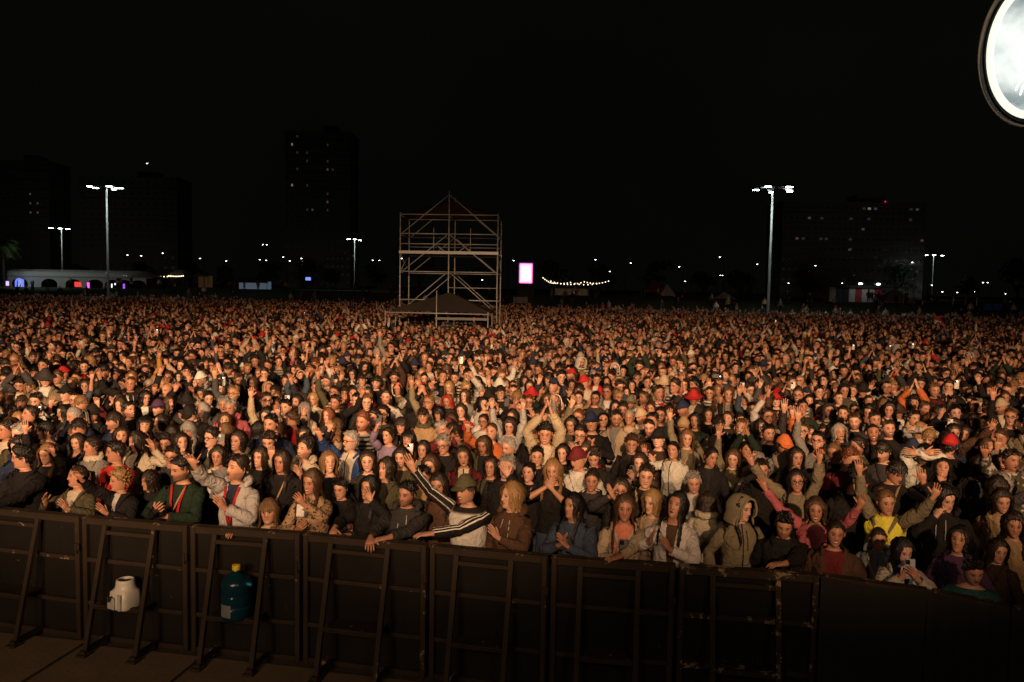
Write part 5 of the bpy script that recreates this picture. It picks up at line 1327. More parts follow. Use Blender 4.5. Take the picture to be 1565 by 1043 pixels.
b = MB(); b.lathe([(.04, .006), (.12, .010), (.130, .04), (.130, .17)], 24); b.build('water', mt2, e, True)
b = MB(); b.lathe([(.036, .445), (.038, .45), (.038, .488), (.030, .496)], 16); b.box((0, -.035, .49), (.02, .02, .012)); b.build('bottle_cap', mat('yellow_cap', (.75, .60, .03), .4), e, True)
b = MB(); vs = []
for k in range(9):
    t = -2.35+k*.11; vs += [(.1385*math.cos(t), .1385*math.sin(t), .045), (.1385*math.cos(t), .1385*math.sin(t), .16)]
b.add(vs, [(2*k, 2*k+2, 2*k+3, 2*k+1) for k in range(8)]); b.build('paper_label', mat('pale_label', (.18, .20, .23), .5, 0, .3, 12), e, True)

# ------------------------------------------------------------------ stage lamp hanging close to the camera, top right
dl = 2.0; c0 = CP+ray(1577, 76)*dl
e = empty('stage_lamp', c0); tag(e, 'round lit stage lamp with a bright glass lens hanging at the top right', 'stage lamp')
RL = .192
vd = unit(CP-c0); yaw_ = rad(51); rt = unit(np.cross(vd, (0, 0, 1)))
nrm = unit(vd*math.cos(yaw_)-rt*math.sin(yaw_)*-1.0)
tiltu = unit(np.cross(np.cross(nrm, (0, 0, 1)), nrm)); nx_ = np.cross(tiltu, nrm)
Rl = np.stack([nx_, tiltu, nrm], 1)
M_LH = mat('lamp_housing', (.02, .02, .022), .45, .3, .2, 20, .2, 80); M_RIM = mat('lamp_rim', (.07, .075, .075), .6, .2, .1, 20)
b = MB(); b.lathe([(RL*.93, -.005), (RL*.95, -.03), (RL*.94, -.16), (RL*.75, -.27), (RL*.45, -.31), (.0, -.315)], 48, R=Rl, cap=False); b.lathe([(RL*.966, -.014), (RL*.87, -.014)], 48, R=Rl, cap=False); b.build('housing', M_LH, e, True)
b = MB(); b.lathe([(RL*.965, -.012), (RL*.985, -.006), (RL*.995, .0), (RL*.995, .005), (RL*.985, .008), (RL*.968, .006), (RL*.965, -.012)], 64, R=Rl, cap=False); b.build('rim', M_RIM, e, True)
# reflector bowl in facets, seen lit through the glass
mt, n, l, p = new_mat('reflector_lit'); tcn = n.new('ShaderNodeTexCoord'); no = n.new('ShaderNodeTexNoise'); no.inputs['Scale'].default_value = 16; no.inputs['Detail'].default_value = 2; l.new(tcn.outputs['Object'], no.inputs['Vector'])
rp = n.new('ShaderNodeValToRGB'); l.new(no.outputs['Fac'], rp.inputs[0]); rp.color_ramp.elements[0].position = .36; rp.color_ramp.elements[0].color = (.22, .30, .33, 1); rp.color_ramp.elements[1].position = .66; rp.color_ramp.elements[1].color = (.85, .92, .86, 1)
l.new(rp.outputs[0], p.inputs['Emission Color']); p.inputs['Emission Strength'].default_value = .55; p.inputs['Base Color'].default_value = (.3, .3, .3, 1); p.inputs['Metallic'].default_value = .8; p.inputs['Roughness'].default_value = .25
b = MB(); prof = [(RL*.83, -.012), (RL*.78, -.05), (RL*.64, -.095), (RL*.46, -.13), (RL*.24, -.15)]; n_ = 36; vs = []
for j, (r, z) in enumerate(prof):
    for k in range(n_): t = 2*math.pi*(k+.5*(j % 2))/n_; vs.append((r*math.cos(t)*(1+.012*((k+j) % 2)), r*math.sin(t)*(1+.012*((k+j) % 2)), z))
vs = np.array(vs)@Rl.T
b.add(vs, [(j*n_+k, j*n_+(k+1) % n_, j*n_+n_+(k+1) % n_, j*n_+n_+k) for j in range(4) for k in range(n_)]+[tuple(4*n_+k for k in range(n_))]); b.build('reflector', mt, e, True)
b = MB(); b.lathe([(RL*.875, -.016), (RL*.885, -.004), (RL*.82, .0), (RL*.80, -.014), (RL*.875, -.016)], 64, R=Rl, cap=False); b.build('bright_ring', emis('ring_lit', (1, 1, .84), 1.05), e, True)
b = MB(); b.lathe([(.0, -.02), (.055, -.022), (.072, -.045), (.070, -.08), (.04, -.12), (.012, -.15)], 24, R=Rl, cap=False); b.build('bulb', emis('bulb_lit', (1, 1, .93), 3.2), e, True)
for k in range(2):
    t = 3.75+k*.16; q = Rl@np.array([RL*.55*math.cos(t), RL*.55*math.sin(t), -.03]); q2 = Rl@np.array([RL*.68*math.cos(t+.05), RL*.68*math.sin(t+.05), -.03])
    b = MB(); b.tube([q, q2], .0025, 6); b.build('painted_glint', emis('glint', (.95, 1, 1), 2.0) if k == 0 else bpy.data.materials['glint'], e)  # glowing bars stand in for glints of light on the reflector
b = MB()
mt3, n, l, p = new_mat('lens_glass'); p.inputs['Base Color'].default_value = (.95, .98, .97, 1); p.inputs['Roughness'].default_value = .03; p.inputs['Transmission Weight'].default_value = 1; p.inputs['IOR'].default_value = 1.02
b.lathe([(RL*.93, .002), (RL*.7, .016), (RL*.4, .026), (.0, .03), (.0, .026), (RL*.4, .022), (RL*.7, .012), (RL*.93, -.002)], 48, R=Rl, cap=False); b.build('lens', mt3, e, True)
b = MB()
for s in (-1, 1): b.bar(Rl@np.array([s*RL*1.04, 0, -.12]), Rl@np.array([s*RL*1.04, RL*1.5, -.16]), .03, .008)
b.bar(Rl@np.array([-RL*1.04, RL*1.5, -.16]), Rl@np.array([RL*1.04, RL*1.5, -.16]), .03, .008); b.build('yoke', M_LH, e)
q = Rl@np.array([0, RL*1.55, -.16]); b = MB(); b.tube([q, q+np.array([0, 0, .12])], .02, 10); b.tube([q+np.array([-.9, .2, .15]), q+np.array([1.2, -.2, .15])], .025, 12); b.build('hanging_pipe', M_STEEL, e, True)
# ------------------------------------------------------------------ the crowd: who stands where
CL = dict(black=(.012, .011, .012), charcoal=(.035, .034, .036), dgrey=(.07, .07, .072), grey=(.22, .215, .21), lgrey=(.42, .41, .40), white=(.58, .565, .53), cream=(.50, .44, .35), beige=(.42, .33, .23),
          tan=(.34, .23, .13), brown=(.085, .045, .028), dbrown=(.04, .022, .015), red=(.42, .022, .022), maroon=(.12, .015, .02), orange=(.62, .17, .05), coral=(.6, .2, .13), pink=(.40, .10, .13), purple=(.07, .03, .08), lilac=(.26, .20, .30),
          navy=(.018, .025, .06), blue=(.025, .06, .20), denim=(.045, .065, .10), teal=(.015, .065, .06), green=(.013, .028, .018), olive=(.075, .07, .04), khaki=(.2, .17, .11), mustard=(.42, .22, .04), yellow=(.78, .72, .08), lblue=(.20, .25, .30))
CNAME = dict(charcoal='charcoal', dgrey='dark grey', lgrey='pale grey', dbrown='dark brown', lblue='pale blue', coral='coral orange')
HC = dict(k=(.006, .005, .005), d=(.016, .010, .007), b=(.05, .027, .014), l=(.13, .07, .032), y=(.22, .13, .055), g=(.22, .21, .20), w=(.45, .43, .40), r=(.11, .035, .016))
SKINS = [(.50, .27, .18), (.56, .32, .22), (.44, .23, .15), (.38, .19, .12), (.60, .36, .26), (.48, .26, .17)]
TNAME = dict(tee='t-shirt', vest='sleeveless vest', swt='sweater', roll='top with pushed-up sleeves', jkt='jacket', hood='hoodie', card='cardigan', turtle='turtleneck', puff='padded jacket')
HNAME = dict(cap='cap', capb='backward cap', beanie='beanie', bucket='bucket hat')
def cname(c): return CNAME.get(c, c)

# px py of the face, sex, hair, hair colour, top, colour, left pose, right pose (image sides), head yaw, head pitch, options
CAT = """
33 700 m quiff k jkt black camera rail -52 0 fr open=.0 row=close
111 731 f pony d card olive clapo clapo -38 -6 fr inner=cream open=.085 an=the_cream_lace_vest
178 735 f curly y jkt black upf clap -35 0 fr inner=lgrey open=.03
171 693 m short k swt red down clap -48 0
135 684 f pony d jkt grey down clap -25 0 scarf=cream
116 677 f long d swt dgrey mouth down 10 0
27 664 m short g swt olive down down -12 4 beard=.6 fat=1.15
4 657 m short d swt cream down down -10 0
65 659 m bowl k tee black down down -40 0
119 655 m bowl k swt charcoal down down -5 8
138 632 m short k jkt black down down 10 0 hat=bucket:black glasses
170 645 m bowl d swt navy wave down -30 0
93 631 f long k jkt black down down -15 0
211 675 f long d swt cream down wave -25 5
242 647 f bob d jkt dgrey down clap -30 -8
256 698 m short d jkt charcoal down down 15 6 glasses
274 716 m short k swt green phonel phonel -25 8 fr beard=.8 lanyard=red cam=1 an=the_red_lanyard
357 719 m short d hood lgrey upf clap -30 -12 fr eyes=0 inner=navy open=.05 lanyard=red an=the_grey_zip_hoodie
251 677 f curly d jkt charcoal down down 20 8
11 601 m short k swt beige down down 5 0 hat=bucket:dgrey glasses
49 613 m short d jkt green phone phone 20 8 pat=4 inner=white phone=lit
75 600 f long b swt charcoal down down -20 -5
95 603 m short k swt black down down 0 0 hat=cap:black
114 578 m buzz d swt dgrey down down 15 0
144 569 f bob d swt white phone1 down -20 -5 phone=yellow an=the_yellow_phone
187 587 m curly k swt black phone1 down -10 5 phone=teal an=the_teal_phone
241 624 m short d swt olive down down -10 0 hat=cap:purple
253 597 m bald d hood grey wave down -5 0 beard=.3
138 545 f long d vest beige down down 0 0
55 546 f long d swt cream up down 5 0
27 551 m short d swt olive down down 0 0
219 541 m short d swt maroon upw upw 0 0
219 567 m short d swt mustard clapo up 5 0
318 671 m quiff k jkt black clap down -20 0 glasses inner=white open=.02
330 698 f bob d swt white down down 15 5
342 660 f wavy l jkt brown down down -35 0
394 701 f long d jkt black clap down -10 -5 mouth=.9
461 688 m quiff d hood cream wave clapo -22 -10 beard=.6 eyes=0 an=the_cream_hoodie
474 738 f long b swt tan phonel phone -15 6 fr pat=2 inner=dbrown phone=white mouth=.9 an=the_leopard-print_top
407 787 c fringe l swt cream reach rail 10 -5 fr an=the_child_in_white
410 672 m short d jkt black down down 10 22
424 657 f bob y swt beige down down -15 0
408 650 m short k jkt navy down down 0 0
388 659 f long k jkt black down down 0 0 back
451 639 f curly b swt red phone1 down -60 0 phone=lilac lean=.12 an=the_lilac_phone
379 634 c short d hood white down down 5 0 hoodup
389 609 c short d swt lgrey down down -10 0
358 603 m quiff k jkt black down down 0 0 inner=white open=.05
326 603 f long d swt cream down down -5 0
303 603 f long d jkt black up down 10 0
348 624 m short g hood pink down down 10 0
309 628 f bob g swt beige down clap -10 0
292 630 m short k jkt black down down 0 30 hat=cap:black
438 624 m short k swt black down down -5 0
420 618 m short d hood lgrey down down -10 0
450 595 f bun d jkt denim clapt up 5 0
476 610 f bob y swt cream down down -5 0
384 586 f bob b swt maroon down down 0 0 glasses
407 559 m buzz d jkt black down down 0 0
448 566 f long d swt black up up 0 0
309 573 f long d swt red phone1 down 0 0
274 577 f curlyl d jkt black down down -10 0
266 556 m short k jkt black down down 0 0
320 555 m short d jkt navy down down 10 0
345 541 f long d hood cream down down 0 0 hoodup
536 675 m short g jkt blue upf down -38 -5 glasses beard=.7 inner=cream open=.13 fat=1.15 an=the_blue_jacket
562 748 f long k jkt black rail face -20 -5 fr mouth=.9
539 796 c short k hood dgrey rail fold -10 -8 fr
618 756 m short k hood charcoal rail fold -22 4 fr beard=.7 fat=1.1 an=the_charcoal_hoodie
717 752 m short d swt black upw fold -40 4 fr tgtR=-.34,-.40,1.2 hat=cap:olive pat=3 inner=white beard=.3 an=the_striped_track_top
648 731 m short k jkt tan down down -15 0 an=the_tan_jacket
647 688 f long k swt grey phone1 down -10 0 phone=lit an=the_glowing_phone
678 679 m short g jkt black down down -15 10 glasses fat=1.1
711 699 f long d jkt maroon down down 5 0 inner=cream open=.06
588 719 f bob d jkt olive down down -30 -8
593 666 f pony d swt lilac phoneu down -25 0
573 639 m quiff k swt black phone1 phone -20 0 phone=white
650 600 m short d swt red down down -10 8 fat=1.1 tall an=the_bright_red_sweater
647 637 m bowl d jkt tan down down 5 0 scarf=olive
688 652 f long d swt charcoal down down -5 5 hat=cap:maroon
706 629 f bob d swt red wave down -10 0
740 645 f bun d swt white down down -15 0 glasses
752 662 m buzz b swt orange upf down -20 -8 fat=1.1 an=the_orange_sweater
589 607 m quiff d swt white down down 5 0
507 663 f bob y jkt beige down clap 5 -8
545 612 m short k swt black down clapo -15 0
511 616 m short d swt black down upw -10 0
562 602 f long d swt maroon down down 0 0
609 595 f bob d swt olive down down -10 0 hat=beanie:coral
695 578 m short d hood white clap clap -10 0
711 606 f bob b swt grey down down -20 0
553 582 m bowl d hood grey down down 5 0
573 585 m bowl d jkt black down down -5 0
578 564 f wavy l swt beige down upw -20 0
556 556 f wavy y swt tan down down -10 0
524 590 f wavy y swt dgrey up down 0 0
665 599 c short d swt pink down down 0 0 hat=beanie:pink
749 606 m short k jkt white down down -20 15 hat=cap:black
782 762 f bob y hood brown down clap -62 -4 fr an=the_brown_hoodie
846 722 f wavy y roll black mouth mouth -15 0 z=-.15
809 724 f bun k jkt black down down -25 -6
776 715 m short g jkt black down face -15 0
882 778 f long k jkt denim clap clap -50 -10 fr open=.0 an=the_denim_jacket
956 778 f long b card beige phonel fold -12 0 fr inner=coral open=.10 hairlen=1.15 phone=black an=the_beige_cardigan
948 751 f bob d jkt charcoal claph claph -15 0 glasses
887 665 m quiff k jkt black phone phone -15 8 glasses phone=dgrey
862 694 f long k jkt black down down -20 0
910 699 f curly d jkt black claph down -10 18
980 708 f bob d jkt olive phone phone -20 0 phone=dgrey
968 679 f curly b jkt black down down -15 6
924 643 f long k jkt black down down -5 -18 hoodup
999 645 m short k hood dgrey down down -40 -5
963 616 m short d swt olive down down -10 0 hat=cap:khaki glasses beard=.9
944 625 f long d jkt charcoal down down -10 -8
832 634 m bowl k jkt khaki down upw -15 6 scarf=cream
781 686 m short g jkt charcoal down down -40 5
779 651 f bob d swt lgrey up up -10 12 phone=black an=the_grey_raised_sleeves
766 601 m bowl d jkt black wave down -5 0
848 576 f long d jkt red phone phone 0 8 inner=black open=.04 phone=white an=the_red_track_jacket
901 583 f long d swt green down down -15 -12 pat=4 inner=olive
967 590 f long d swt black down down -10 0
990 584 m buzz d jkt black down down 5 0 inner=beige open=.08
874 589 f long d swt charcoal down down 0 0
810 591 f wavy d swt black wave down 0 0
777 549 m short d swt grey down down 0 0 glasses
809 570 m short d jkt olive down down 0 0
953 535 f long d swt charcoal down down 0 0
1034 690 f pony k jkt white wave down -40 -8 pat=7 an=the_white_half-zip_jacket
1065 738 m short g jkt dgrey down down -12 8 inner=lgrey open=.06 fat=1.05 an=the_grey_suit_jacket
1034 778 f long k card white clapo clap -40 -20 fr mouth=.6 inner=brown open=.05 an=the_white_cardigan
1002 771 f bob y swt beige down clap -50 0
1137 779 f long k hood khaki down down 22 5 fr hoodup inner=dbrown
1085 772 f bob d hood cream down down 10 25 back
1133 824 f bob k swt white down down 5 38 fr
1050 653 m short d swt khaki down down -25 5 hat=cap:tan beard=.8
1086 699 f bun k jkt black down down 10 8
1053 671 f long l swt khaki up down -15 5
1085 635 f long d swt black down up -10 -5
1141 665 f bun d swt charcoal phone1 down -20 -5 phone=beige
1144 690 f bun d jkt green clapt clapt -10 -15
1223 737 f long k jkt khaki upw up -25 -3 glasses an=the_khaki_raised_arms
1255 783 f bob b swt pink upw upw -30 0 an=the_pink_sweater
1201 680 m short d jkt grey down down 0 15 hat=cap:orange an=the_orange_cap
1243 665 f bob d hood orange up down 10 -8 an=the_orange_hoodie
1231 624 m short k swt green down down -15 -8 fat=1.1
1164 653 f long d swt charcoal down down 0 0 glasses
1180 663 m short k swt black down down -5 0
1204 616 f long d swt black clapt up -5 0 phone=white
1141 609 m short d jkt cream phoneu phoneu -10 0 phone=white
1037 618 m short d swt grey down down -10 0 hat=cap:charcoal glasses
1022 590 m quiff k swt black down down -70 0
1062 573 m short d swt black down down 0 0 glasses fat=1.15
1104 650 m bowl d swt black down down -10 0
1175 636 m short d swt white clapt down 0 0 glasses
1083 590 m buzz d swt black down down 0 0
1098 596 f bob l swt charcoal down down -5 0
1254 599 m short d jkt black down down -10 0
1126 562 m short k swt black down down 0 0
1366 770 f bun l jkt khaki up upw -20 5 z=-.1 pat=8 inner=yellow an=the_yellow_vest
1309 736 m short d jkt black down down 45 10 hat=cap:black
1374 720 m bowl k swt black down wave 0 28
1418 697 m bowl k hood white eyes eyes -15 0 an=the_white_hoodie
1446 720 f bob k jkt black down chin -40 -25
1454 763 m bob k hood black chin down -10 15 inner=blue pat=0
1503 712 f long d card charcoal down down -5 0 inner=denim open=.07
1529 746 f fringe d swt black down down -20 5
1540 767 f bob d jkt tan down down -30 8 mouth=.9
1458 683 m short k swt black down down 0 0 back hat=capb:red an=the_red_cap
1480 665 f wavy d jkt maroon down down -50 0
1514 622 m short d swt brown down down -10 5 beard=.9 fat=1.25
1535 601 f pony d swt coral down phone1 -30 0
1467 632 m short k jkt black phone1 down -30 0
1343 642 m short d jkt charcoal down down -20 0
1339 663 m buzz d jkt black clap down -30 -10
1312 628 f pony d jkt charcoal down down -20 -5
1411 616 f long d swt coral upw down 5 0
1378 629 f bob d swt white down down -15 10 hat=bucket:dbrown
1556 705 m short d jkt olive upf down -15 0 beard=.3 pat=4 inner=lgrey
1322 593 m short d swt black down down 0 0 beard=.8
1330 613 f pony d swt black down down -5 0
1287 609 m buzz d swt charcoal down down -5 0
1257 599 m short d swt grey down down -10 0
1425 642 f wavy l swt dgrey down down -10 0
1401 641 m short d swt charcoal down down -10 0
1412 659 f bob y jkt lgrey eyes eyes -15 -10
1451 555 f bob d swt purple down down 0 0
1302 583 f bob d swt olive down down 0 0
1302 700 m short r swt maroon down down 10 15
1207 804 m short k jkt black down fold -30 18 fr beard=.6 fat=1.1
1282 819 f pony d puff brown down down -25 0 fr inner=maroon open=.09 pat=0
1351 831 f pony d hood lblue down down -25 5 glasses
1387 845 f long k card cream phone phone -10 10 fr inner=black open=.08 phone=lblue
1477 830 f bob k jkt purple down down -55 -8 fr
1491 874 m short k tee teal phonel phonel -25 10 fr fat=1.2 beard=.4 phone=black lean=.15 an=the_teal_t-shirt
1562 804 f wavy d swt tan down ear -40 5
560 706 f bob d swt charcoal down down 12 0
430 706 f long d jkt black down down -6 0
612 700 f bob d swt olive down down -8 4
672 742 f long d jkt brown down down -8 4
820 700 m short k jkt black down down -4 0
1170 720 m short d jkt black down down -15 0
1220 700 f long d jkt black down down -8 0
990 730 m short d jkt black down down -15 5
905 735 f bun d jkt charcoal down down -15 5
1530 850 f long d jkt dbrown down down -25 5
225 735 f bob d jkt black down down -18 5
300 745 f bob d jkt black down down -12 8
520 760 m short k jkt black down down -8 8
750 715 f long d swt olive down down -15 0
"""
def parse():
    out = []
    for ln in CAT.strip().split('\n'):
        t = ln.split(); o = dict(px=float(t[0]), py=float(t[1]), sex=t[2], hair=t[3], hc=t[4], top=t[5], col=t[6], poseL=t[7], poseR=t[8], hy=float(t[9]), hp=float(t[10]))
        for x in t[11:]:
            if '=' in x: k, v = x.split('=', 1); o[k] = v
            else: o[x] = True
        out.append(o)
    return out


def bar_y(x): return float(np.interp(x, BAR[:, 0], BAR[:, 1]))

PEOPLE = parse(); FACEZ = 1.605; NECKY = .115
placed = []
TARGET = np.array([-2.2, -1.5])
for i, o in enumerate(PEOPLE):
    o['seed'] = 100+i
    base = {'m': 1.0, 'f': .945, 'c': .72}[o['sex']]*R_.uniform(.975, 1.02)
    if 'tall' in o: base *= 1.05
    zf = FACEZ*base; d = ray(o['px'], o['py'])
    P = at_z(o['px'], o['py'], zf)
    by = bar_y(P[0])+.42
    if 'fr' in o:
        for _ in range(3):
            P = at_y(o['px'], o['py'], bar_y(P[0])+.40+.1)   # face is forward of the feet
            P = at_y(o['px'], o['py'], bar_y(P[0])+.42)
    elif P[1] < by+.42: P = at_y(o['px'], o['py'], by+.42)
    if 'z' in o and o['z'].lstrip('-').replace('.', '').isdigit(): P = at_y(o['px'], o['py'], P[1]+float(o['z']))
    o['P'] = P
# push neighbours apart along their own sight lines
for it in range(60):
    moved = False
    for i in range(len(PEOPLE)):
        for j in range(i):
            a, b = PEOPLE[i], PEOPLE[j]; dv = a['P'][:2]-b['P'][:2]; dd = math.hypot(*dv); mind = .40 if ('fr' in a or 'fr' in b) else .44
            if 'c' in (a['sex'], b['sex']): mind = .32
            if dd < mind:
                back, frt = (a, b) if a['P'][1] > b['P'][1] else (b, a)
                if 'fr' in back and 'fr' not in frt: back = frt
                st = .06
                back['P'] = at_y(back['px'], back['py'], back['P'][1]+st); moved = True
                if 'fr' not in frt and frt['P'][1]-st > bar_y(frt['P'][0])+.8: frt['P'] = at_y(frt['px'], frt['py'], frt['P'][1]-st)
    if not moved: break
for o in PEOPLE:
    z = o['P'][2]; s = z/FACEZ
    lim = {'m': (.86, 1.14), 'f': (.82, 1.10), 'c': (.5, .9)}[o['sex']]
    o['scale'] = min(max(s, lim[0]), lim[1])
    o['xy'] = o['P'][:2]+np.array([0, NECKY*o['scale']])

# ---- the rest of the 300: standing between and behind them
def near_any(x, y, r, lst): return any((x-a)**2+(y-b)**2 < r*r for a, b in lst)
SPOTS = [tuple(o['xy']) for o in PEOPLE]
N_IND = 300
rest = []
y = 8.6
grid = []
while y < 24:
    n = int(2*(.66*y+1.6)/.50)
    for k in range(n):
        x = -(.66*y+1.6)+(k+.5)*.50+R_.uniform(-.2, .2); grid.append((x, y+R_.uniform(-.2, .2)))
    y += .50
RNDTOP = [('black', 34), ('charcoal', 16), ('dgrey', 9), ('grey', 5), ('lgrey', 3), ('white', 5), ('cream', 4), ('beige', 5), ('tan', 3), ('brown', 5), ('dbrown', 5), ('red', 3), ('maroon', 4), ('orange', .5), ('pink', .5), ('navy', 6), ('denim', 4), ('green', 2), ('olive', 6), ('khaki', 4), ('mustard', .7)]
def wchoice(rng, l):
    t = rng.uniform(0, sum(w_ for _, w_ in l))
    for v, w_ in l:
        t -= w_
        if t <= 0: return v
    return l[-1][0]
PROTO_POSES = [('down', 'down')]*17+[('clap', 'clap')]*3+[('clapo', 'clapo')]*2+[('up', 'down'), ('down', 'up'), ('upw', 'upw'), ('up', 'upf'), ('clapt', 'clapt'), ('claph', 'claph'), ('phone', 'phone'), ('phone1', 'down'), ('wave', 'down'), ('down', 'wave'), ('mouth', 'mouth'), ('down', 'upw'), ('wave', 'wave'), ('phoneu', 'phoneu'), ('down', 'clap'), ('upf', 'down')]
HAIRM = [('short', 5), ('quiff', 2), ('bowl', 2), ('buzz', 1.4), ('curly', 1)]
HAIRF = [('long', 5), ('wavy', 2), ('fringe', 1), ('bob', 2), ('pony', 2), ('bun', 1.2), ('curlyl', 1)]
TOPS = [('swt', 5), ('jkt', 5), ('hood', 3), ('tee', 1.2), ('turtle', 1), ('card', 1), ('roll', .8)]
protos = []
for i in range(56):
    sx = 'f' if i % 2 else 'm'
    pp = PROTO_POSES[i % len(PROTO_POSES)]
    o = dict(seed=900+i, sex=sx, hair=wchoice(R_, HAIRF if sx == 'f' else HAIRM), top=wchoice(R_, TOPS), poseL=pp[0], poseR=pp[1], hyaw=rad(R_.gauss(-4, 24)), hpitch=rad(R_.uniform(-14, 14)), hroll=rad(R_.uniform(-6, 6)), fat=R_.uniform(.92, 1.15), lod=.55, lean=R_.uniform(-.02, .05), sway=R_.uniform(-.03, .03))
    if sx == 'm' and i % 9 == 0: o['hat'] = ('cap', 'cap', 'beanie', 'bucket')[(i//5) % 4]
    if i % 6 == 4: o['glasses'] = True
    if i % 7 == 3: o['strap'] = 1 if i % 2 else -1
    o['strapcol'] = 'black'
    if i % 23 == 7: o['hoodup'] = True; o['top'] = 'hood'; o.pop('hat', None)
    o['_pieces'], o['_hold'] = make_person(o)
    protos.append(o)

PIECE_NAME = {'body': 'person', 'top': None, 'trousers': 'trousers', 'hair': 'hair', 'cap': 'cap', 'hat': 'hat', 'glasses': 'glasses', 'hood': 'hood', 'scarf': 'scarf', 'lanyard': 'lanyard', 'collar': 'collar', 'bag_strap': 'bag_strap', 'drawstring': 'drawstring', 'wristband': 'wristband'}
TOPNAME = dict(tee='shirt', vest='vest', swt='sweater', roll='shirt', jkt='jacket', hood='hoodie', card='cardigan', turtle='sweater', puff='jacket')
def colors(o, rng):
    def j(c, a=.12):
        k = 1+rng.uniform(-a, a); return tuple(max(.002, v*k*(1+rng.uniform(-.025, .025))) for v in c)
    o['C_top'] = j(CL[o['col']]); o['C_inner'] = CL[o.get('inner', 'white')]
    o['C_skin'] = j(rng.choice(SKINS), .06); o['C_hair'] = j(HC[o['hc']], .2)
    o['C_trou'] = j(CL[wchoice(rng, [('black', 5), ('navy', 4), ('denim', 4), ('dgrey', 2), ('dbrown', 1)])])
    o['par'] = (float(o.get('open', 0)), float(o.get('pat', 0)), 0.0)
    o['face3'] = (float(o.get('beard', 0)), float(o.get('eyes', 1)), float(o.get('mouth', 0)))
    o['C_hat'] = CL[o['hatcol']] if 'hatcol' in o else CL['black']
def spawn(o, meshes, rz):
    """one person: the body is the thing, hair and clothes are its parts"""
    root = bpy.data.objects.new('person', meshes['body']); link(root)
    root.location = (float(o['xy'][0]), float(o['xy'][1]), 0); root.rotation_euler = (0, 0, rz); root.scale = (o['scale'],)*3
    root['skin'] = o['C_skin']; root['hairc'] = o['C_hair']; root['face'] = o['face3']
    for k, me in meshes.items():
        if k == 'body': continue
        nm = TOPNAME[o['top']] if k == 'top' else PIECE_NAME[k]
        c = bpy.data.objects.new(nm, me); link(c, root)
        if k in ('top', 'hood', 'collar'): c['top'] = o['C_top']; c['inner'] = o['C_inner']; c['par'] = o['par'] if k == 'top' else (0., 0., 0.)
        elif k == 'hair': c['hairc'] = o['C_hair']
        elif k == 'trousers': c['trou'] = o['C_trou']
        elif k in ('cap', 'hat'): c['hatc'] = o['C_hat'] if not o.get('hoodup') else o['C_top']
        elif k == 'scarf': c['hatc'] = CL[o['scarf']]
        elif k == 'lanyard': c['hatc'] = CL[o['lanyard']]
        elif k == 'bag_strap': c['hatc'] = CL[o['strapcol']]
        elif k == 'wristband': c['hatc'] = [CL['black'], CL['lgrey'], CL['maroon']][o['seed'] % 3]
        elif k == 'drawstring': c['hatc'] = CL['lgrey' if o['col'] in ('black', 'charcoal', 'dgrey', 'brown') else 'charcoal']
    o['root'] = root
    return root
def facing(x, y): return math.atan2(TARGET[0]-x, -(TARGET[1]-y))

for o in PEOPLE:
    if 'hat' in o: o['hat'], o['hatcol'] = o['hat'].split(':')
    hw = rad(o['hy']); rz = facing(*o['xy'])*.8
    if 'back' in o: rz += math.pi*.93
    body = .55*hw-(0 if 'fr' not in o else .15*hw)
    rzb = rz*(1 if 'fr' not in o else .35)+body
    cx = math.atan2(-o['xy'][0], o['xy'][1])              # yaw that faces the camera
    head_world = hw-cx*.55 if 'back' not in o else rzb
    o['hyaw'] = max(-1.15, min(1.15, head_world-rzb)); o['hpitch'] = rad(o['hp']); o['hroll'] = rad(R_.uniform(-6, 6))
    o['fat'] = float(o.get('fat', R_.uniform(.94, 1.08))); o['lean'] = float(o.get('lean', R_.uniform(0, .04))); o['sway'] = R_.uniform(-.025, .025)
    if 'hairlen' in o: o['hairlen'] = float(o['hairlen'])
    if 'fr' in o:
        gap = o['xy'][1]-bar_y(o['xy'][0]); o['rail'] = ((gap-.01)/o['scale'], 1.235/o['scale'])
    o['rz'] = rzb
    if 'tgtR' in o:
        t_ = [float(v) for v in o['tgtR'].split(',')]; t_[1] = -o['rail'][0]; t_[2] = o['rail'][1]; o['tgt'] = {1: t_}
    if o['seed'] % 6 == 2 and o['sex'] != 'c' and o['poseL'] != 'rail': o['strap'] = 1 if o['seed'] % 4 < 2 else -1
    o['strapcol'] = ['black', 'dbrown', 'tan'][o['seed'] % 3]
    if o['top'] in ('jkt', 'hood', 'puff') and 'pat' not in o and o['seed'] % 2: o['pat'] = '7'
    if o['sex'] == 'm' and 'beard' not in o and o['seed'] % 3 == 0: o['beard'] = '.55'
    if 'mouth' not in o and o['seed'] % 4 == 1: o['mouth'] = '.9' if o['seed'] % 8 == 1 else '.6'
    o['mesh_lod'] = 1.0; o['lod'] = 1.0 if o['P'][1] < 12 else .7
    pcs, hold = make_person(o); o['hold'] = hold
    colors(o, R_)
    meshes = {}
    for k, (V, F, at) in pcs.items():
        meshes[k] = piece_mesh('person' if k == 'body' else k, V, F, at if k in ('body', 'top', 'hood', 'collar') else None, [PMATS[k]])
    spawn(o, meshes, rzb)

